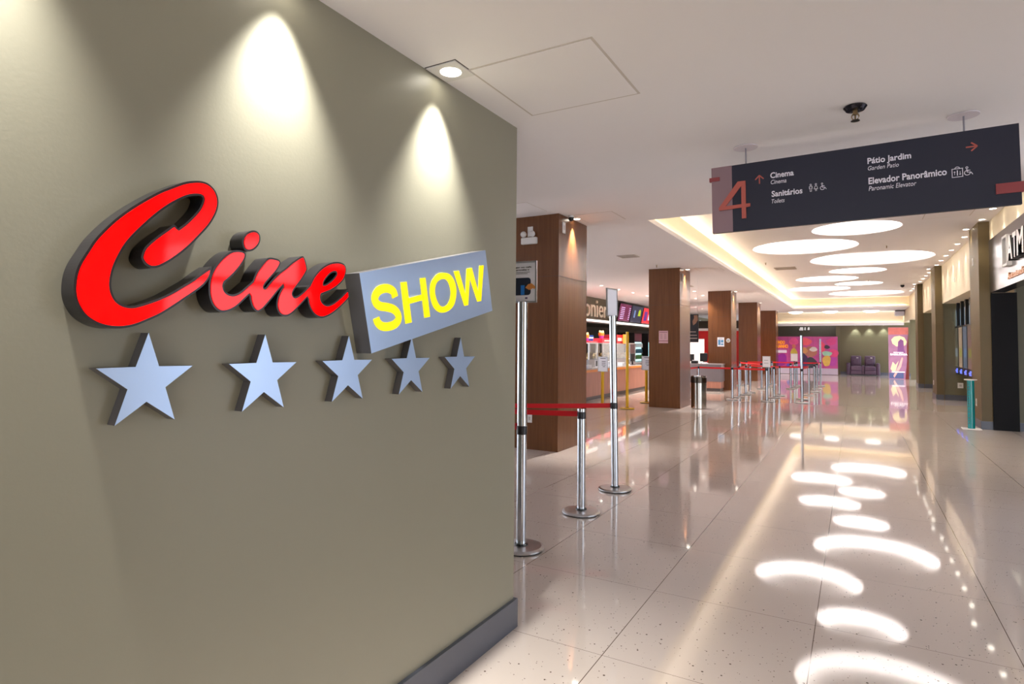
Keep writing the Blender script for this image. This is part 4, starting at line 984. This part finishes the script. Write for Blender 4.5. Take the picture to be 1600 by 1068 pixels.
# machines on the back counter (counter top z = 0.84)
frm = mat('machine_frame', (176, 170, 168), 0.3, 0.6)
inner = mat('machine_inside', (150, 140, 116), 0.5, vary=0.3, vscale=8)
def cabinet_machine(lb, y0, y1, z1, top, topcol, inside=inner, x0=-8.55, x1=-8.0, name='popcorn_machine', cat='popcorn machine'):
    t = thing(name, lb, cat, ((x0+x1)/2, (y0+y1)/2, 0.84), 'machines on the snack bar back counter')
    m = MB(); s_ = 0.045
    for ya in (y0, y1-s_):
        for xa in (x0, x1-s_): m.box(xa, xa+s_, ya, ya+s_, 1.06, z1)
    m.box(x0, x1, y0, y1, z1, z1+0.04); m.build('frame', frm, t, world=True)
    MB().box(x0, x1, y0, y1, 0.84, 1.06).build('base_cabinet', mat('machine_base', (120, 116, 118), 0.35, 0.4), t, world=True)
    MB().box(x0+0.01, x0+0.03, y0+s_, y1-s_, 1.06, z1).build('back_panel', inside, t, world=True)
    MB().box(x1-0.012, x1-0.006, y0+s_, y1-s_, 1.06, z1).build('glass_pane', glassm, t, world=True)
    m = MB(); random.seed(int(y0*10))
    for k in range(40):
        m.ball((random.uniform(x0+0.08, x1-0.08), random.uniform(y0+0.09, y1-0.09), 1.06+random.uniform(0.02, 0.20)), random.uniform(0.04, 0.07), 7)
    m.build('popcorn', mat('popcorn', (224, 196, 140), 0.7), t, world=True)['kind'] = 'stuff'
    if top:
        tp = MB().box(x0+0.02, x1-0.02, y0, y1, z1+0.04, z1+top).build('topper', topcol, t, world=True)
        MB().box(x1-0.02, x1-0.014, y0+(y1-y0)*0.2, y1-(y1-y0)*0.2, z1+0.04+top*0.28, z1+top*0.7).build('topper_print', white, tp, world=False) if False else None
        m = MB(); m.box(x1-0.02, x1-0.012, y0+(y1-y0)*0.2, y1-(y1-y0)*0.2, z1+0.04+top*0.25, z1+top*0.68); o_ = m.build('topper_print', mat('topper_pale', (240, 200, 190), 0.5), t, world=True)
    return t
redtop = mat('topper_red', (206, 26, 44), 0.35, emit=0.25)
cabinet_machine('popcorn machine with a narrow red topper, nearest the first pillar', 19.3, 20.15, 1.62, 0.10, redtop)
cabinet_machine('popcorn machine with a red topper, behind the leaning chrome post', 20.6, 21.6, 1.62, 0.20, redtop)
cabinet_machine('warm snack display cabinet with a wide dark red topper', 21.95, 23.3, 1.60, 0.38, mat('topper_dark_red', (150, 14, 26), 0.35, emit=0.15))
t = thing('picture_panel', 'orange picture panel standing beside the red topper', 'panel', (-8.2, 23.2, 2.02)) if False else None
cabinet_machine('tall pale drinks machine right of the tall yellow post', 23.5, 24.35, 1.62, 0.0, None, name='drinks_machine', cat='drinks machine')
# buckets and cups that stand on the machines
bk = thing('popcorn_bucket', 'orange and violet popcorn bucket on the nearest popcorn machine', 'bucket', (-8.2, 19.5, 1.72), 'containers on top of the popcorn machines')
MB().lathe([(0, 0), (0.08, 0), (0.10, 0.10)], (0, 0, 0), 20).build('bucket_lower', mat('bucket_violet', (150, 60, 170), 0.4), bk)
MB().lathe([(0.10, 0.10), (0.12, 0.20), (0.11, 0.21), (0, 0.19)], (0, 0, 0), 20).build('bucket_upper', mat('bucket_orange', (226, 140, 50), 0.4), bk)
m = MB(); random.seed(5)
for k in range(16): m.ball((random.uniform(-.06, .06), random.uniform(-.06, .06), 0.20+random.uniform(0, .07)), 0.035, 8)
m.build('popcorn', mat('popcorn', (224, 196, 140), 0.7), bk)['kind'] = 'stuff'
cu_ = thing('drink_cup', 'blue drink cup stacked on the nearest popcorn machine', 'cup', (-8.2, 19.82, 1.72), 'containers on top of the popcorn machines')
MB().lathe([(0, 0), (0.05, 0), (0.065, 0.20), (0, 0.205)], (0, 0, 0), 20).build('cup', mat('cup_blue', (40, 74, 150), 0.35), cu_)
MB().lathe([(0.060, 0.08), (0.064, 0.14)], (0, 0, 0), 20).build('cup_band', mat('cup_white', (220, 220, 230), 0.4), cu_)
cu2 = copy_tree(cu_); cu2.location = (-8.2, 20.02, 1.72); cu2['label'] = 'narrow drink cup at the right end of the nearest popcorn machine'
b2_ = copy_tree(bk); b2_.location = (-8.2, 20.95, 1.82); b2_['label'] = 'popcorn bucket on the second popcorn machine'
pp = thing('picture_panel', 'orange picture panel on the display cabinet with the dark red topper', 'panel', (-7.96, 22.9, 2.0))
MB().box(-0.005, 0.02, -0.25, 0.4, -0.36, 0.0).build('board', mat('panel_orange', (240, 120, 30), 0.4, emit=0.3, vary=0.3, vscale=8), pp)
MB().box(-0.03, -0.005, -0.05, 0.1, -0.36, -0.1).build('strut', blackp, pp)
t = thing('drinks_fridge', 'tall glass drinks fridge with bright cyan-lit bottles', 'fridge', (-9.22, 27.2, 0), 'glass drinks fridges')
def fridge(t):
    MB().box(-0.4, 0.4, -0.55, 0.55, 0, 2.15).build('cabinet', blackp, t)
    MB().box(0.40, 0.41, -0.46, 0.46, 0.35, 1.72).build('lit_interior', mat('fridge_glow', (170, 226, 232), 0.4, emit=0.9, vary=0.2, vscale=3), t)
    MB().box(0.40, 0.415, -0.5, 0.5, 1.76, 2.1).build('header', mat('fridge_header', (110, 84, 100), 0.35), t)
    for r_ in range(5):
        m = MB()
        for k in range(9):
            m.lathe([(0.035, 0), (0.035, 0.13), (0.014, 0.18), (0.014, 0.2)], (0.45, -0.42+0.105*k, 0.40+0.27*r_), 10)
        m.build('bottle_row', mat('bottle_row_%d' % (r_ % 3), [(40, 90, 110), (200, 220, 226), (70, 120, 60)][r_ % 3], 0.2), t)
        MB().box(0.41, 0.50, -0.46, 0.46, 0.385+0.27*r_, 0.395+0.27*r_).build('shelf', frm, t)
fridge(t)
for o_ in [o_ for o_ in t.children if o_.name.startswith('bottle_row')]: o_['kind'] = 'stuff'
f2 = copy_tree(t); f2.location = (-9.22, 29.3, 0); f2['label'] = 'second drinks fridge, mostly hidden by the second wooden pillar'
# small things on the front counter (top z = 0.875)
SI = [(-7.0, 16.35, 'holder'), (-6.95, 16.65, 'box'), (-7.05, 17.6, 'holder'), (-7.0, 18.7, 'bag'), (-7.05, 19.15, 'dish'), (-7.0, 19.75, 'box'), (-6.95, 20.4, 'holder'), (-7.0, 20.95, 'monitor')]
sl = ['upright menu holder on the snack counter, nearest the first pillar', 'white paper box on the snack counter beside the first menu holder', 'menu holder on the snack counter behind the leaning chrome post', 'crumpled white paper bag on the snack counter left of the tall yellow post',
      'low dish on the snack counter just left of the tall yellow post', 'small white box on the snack counter right of the tall yellow post', 'upright clear menu holder on the snack counter before the dark gap', 'dark till screen at the far end of the snack counter']
for (x, y, k), lb in zip(SI, sl):
    z = 0.875
    if k == 'holder':
        t = thing('menu_holder', lb, 'menu holder', (x, y, z), 'small things on the snack counter')
        MB().box(-0.06, 0.06, -0.10, 0.10, 0, 0.012).build('foot', whitep, t); MB().box(-0.006, 0.006, -0.10, 0.10, 0.012, 0.24).build('card', whitep, t); MB().box(0.006, 0.009, -0.07, 0.07, 0.04, 0.21).build('print', mat('print_grey', (90, 96, 104), 0.4), t)
    elif k == 'box':
        t = thing('paper_box', lb, 'box', (x, y, z), 'small things on the snack counter')
        MB().box(-0.09, 0.09, -0.13, 0.13, 0, 0.11).build('box_body', whitep, t, bevel=0.01); MB().box(-0.05, 0.05, -0.08, 0.08, 0.11, 0.114).build('slot', charc, t)
    elif k == 'bag':
        t = thing('paper_bag', lb, 'bag', (x, y, z), 'small things on the snack counter')
        MB().lathe([(0, 0), (0.11, 0), (0.10, 0.10), (0.13, 0.17), (0.06, 0.13), (0, 0.1)], (0, 0, 0), 7, smooth=False).build('bag_body', whitep, t)
    elif k == 'dish':
        t = thing('dish', lb, 'dish', (x, y, z), 'small things on the snack counter')
        MB().lathe([(0, 0), (0.08, 0), (0.14, 0.06), (0.13, 0.065), (0, 0.03)], (0, 0, 0), 24).build('bowl', mat('dish_terracotta', (190, 150, 130), 0.4), t)
    else:
        t = thing('till_screen', lb, 'till', (x, y, z), 'small things on the snack counter')
        MB().cyl((0, 0, 0), 0.11, 0.02, 20).build('foot', blackp, t); MB().cyl((0, 0, 0.02), 0.03, 0.12, 12).build('neck', blackp, t)
        MB().box(-0.02, 0.02, -0.2, 0.2, 0.12, 0.40).build('monitor', darkgl, t, bevel=0.006)

# ================================================================== TICKET COUNTER
t = thing('ticket_counter', 'grey ticket counter with a low pinkish wooden band by the third pillar', 'counter', (-5.2, 21.95, 0))
MB().box(-6.30, -4.09, 21.66, 22.25, 0, 0.10).build('plinth', mat('plinth_grey', (92, 88, 88), 0.4), t, world=True)
MB().box(-6.30, -4.07, 21.64, 22.25, 0.10, 0.33).build('wood_band', woodp, t, world=True)
MB().box(-6.32, -4.05, 21.62, 22.27, 0.33, 0.92).build('front_panel', mat('counter_grey', (122, 116, 124), 0.4), t, world=True)
MB().box(-6.34, -4.03, 21.60, 22.29, 0.92, 0.945).build('worktop', mat('counter_top', (148, 140, 146), 0.35), t, world=True)
for i, (x, lb, w_, h_) in enumerate(((-5.22, 'black computer monitor at the left on the ticket counter', 0.34, 0.30), (-4.72, 'black computer monitor at the right on the ticket counter by the third pillar', 0.26, 0.34))):
    t = thing('monitor', lb, 'monitor', (x, 22.02, 0.945), 'computers on the ticket counter')
    MB().box(-0.09, 0.09, -0.07, 0.07, 0, 0.012).build('foot', blackp, t); MB().box(-0.02, 0.02, 0.0, 0.02, 0.012, 0.12).build('neck', blackp, t)
    MB().box(-w_/2, w_/2, -0.02, 0.0, 0.07, 0.07+h_-0.04).build('screen_back', blackp, t, bevel=0.006)
for x, lb in ((-4.97, 'black printer on the ticket counter between the two monitors'),):
    t = thing('printer', lb, 'printer', (x, 21.78, 0.945)); MB().box(-0.12, 0.10, -0.1, 0.1, 0, 0.10).build('body', blackp, t, bevel=0.015); MB().box(-0.08, 0.06, -0.06, 0.02, 0.10, 0.125).build('paper', whitep, t)
for x, y, lb in ((-4.62, 21.80, 'white papers on the ticket counter next to the third pillar'),):
    t = thing('paper_stack', lb, 'papers', (x, y, 0.945)); MB().box(-0.11, 0.09, -0.07, 0.07, 0, 0.03).build('sheets', whitep, t); MB().box(-0.05, 0.06, -0.05, 0.05, 0.03, 0.05).build('folded_sheet', whitep, t)
t = thing('office_partition', 'plain white partition behind the ticket counter', 'partition', (-6.1, 26.0, 0))
MB().box(-7.2, -5.56, 26.0, 26.08, 0, 1.84).build('board', ceilw, t, world=True)
MB().box(-7.2, -5.56, 25.99, 26.09, 1.84, 1.87).build('top_rail', frm, t, world=True)
struct(MB().box(-8.6, -4.66, 30.2, 30.3, 0, 2.30).build('wall_ticket_red', redwall))
struct(MB().box(-8.6, -4.66, 30.15, 30.32, 2.30, 2.42).build('trim_5', ceilw))
t = thing('hanging_poster', 'dark narrow film poster hanging right of the second wooden pillar', 'poster', (-4.18, 18.0, 1.68))
MB().box(-0.19, 0.175, 0, 0.02, 0, 0.83).build('panel', mat('poster_dark', (40, 38, 44), 0.35, vary=0.3, vscale=5), t)
MB().prism([[(0.02, 0.50), (0.0, 0.62), (0.05, 0.72), (0.04, 0.80), (0.15, 0.80), (0.16, 0.66), (0.10, 0.56)]], XZ, -0.002, -0.0005).build('printed_shape', mat('poster_skin', (150, 110, 88), 0.4, vary=0.4, vscale=12), t)
for k, (a_, b_, z_) in enumerate(((-.1, .1, .30), (-.12, .13, .20), (-.15, .14, .11))):
    MB().box(a_, b_, -0.002, -0.0005, z_, z_+0.02).build('text_line', mat('poster_text', (190, 170, 160), 0.4), t)
for x in (-0.15, 0.14): MB().cyl((x, 0.01, 0.83), 0.004, ZL-1.68-0.83, 8).build('suspension_wire', white, t)

# mullions of the glazed garden-side opening, out of the photo at right
g = MB()
for y in (3.15, 4.8, 6.5, 8.12): g.box(XR, XR+0.08, y, y+0.06, 0, ZN)
g.box(XR, XR+0.08, 3.15, 8.18, 2.2, 2.26)
struct(g.build('window_2', charc))
bpy.context.view_layer.update()
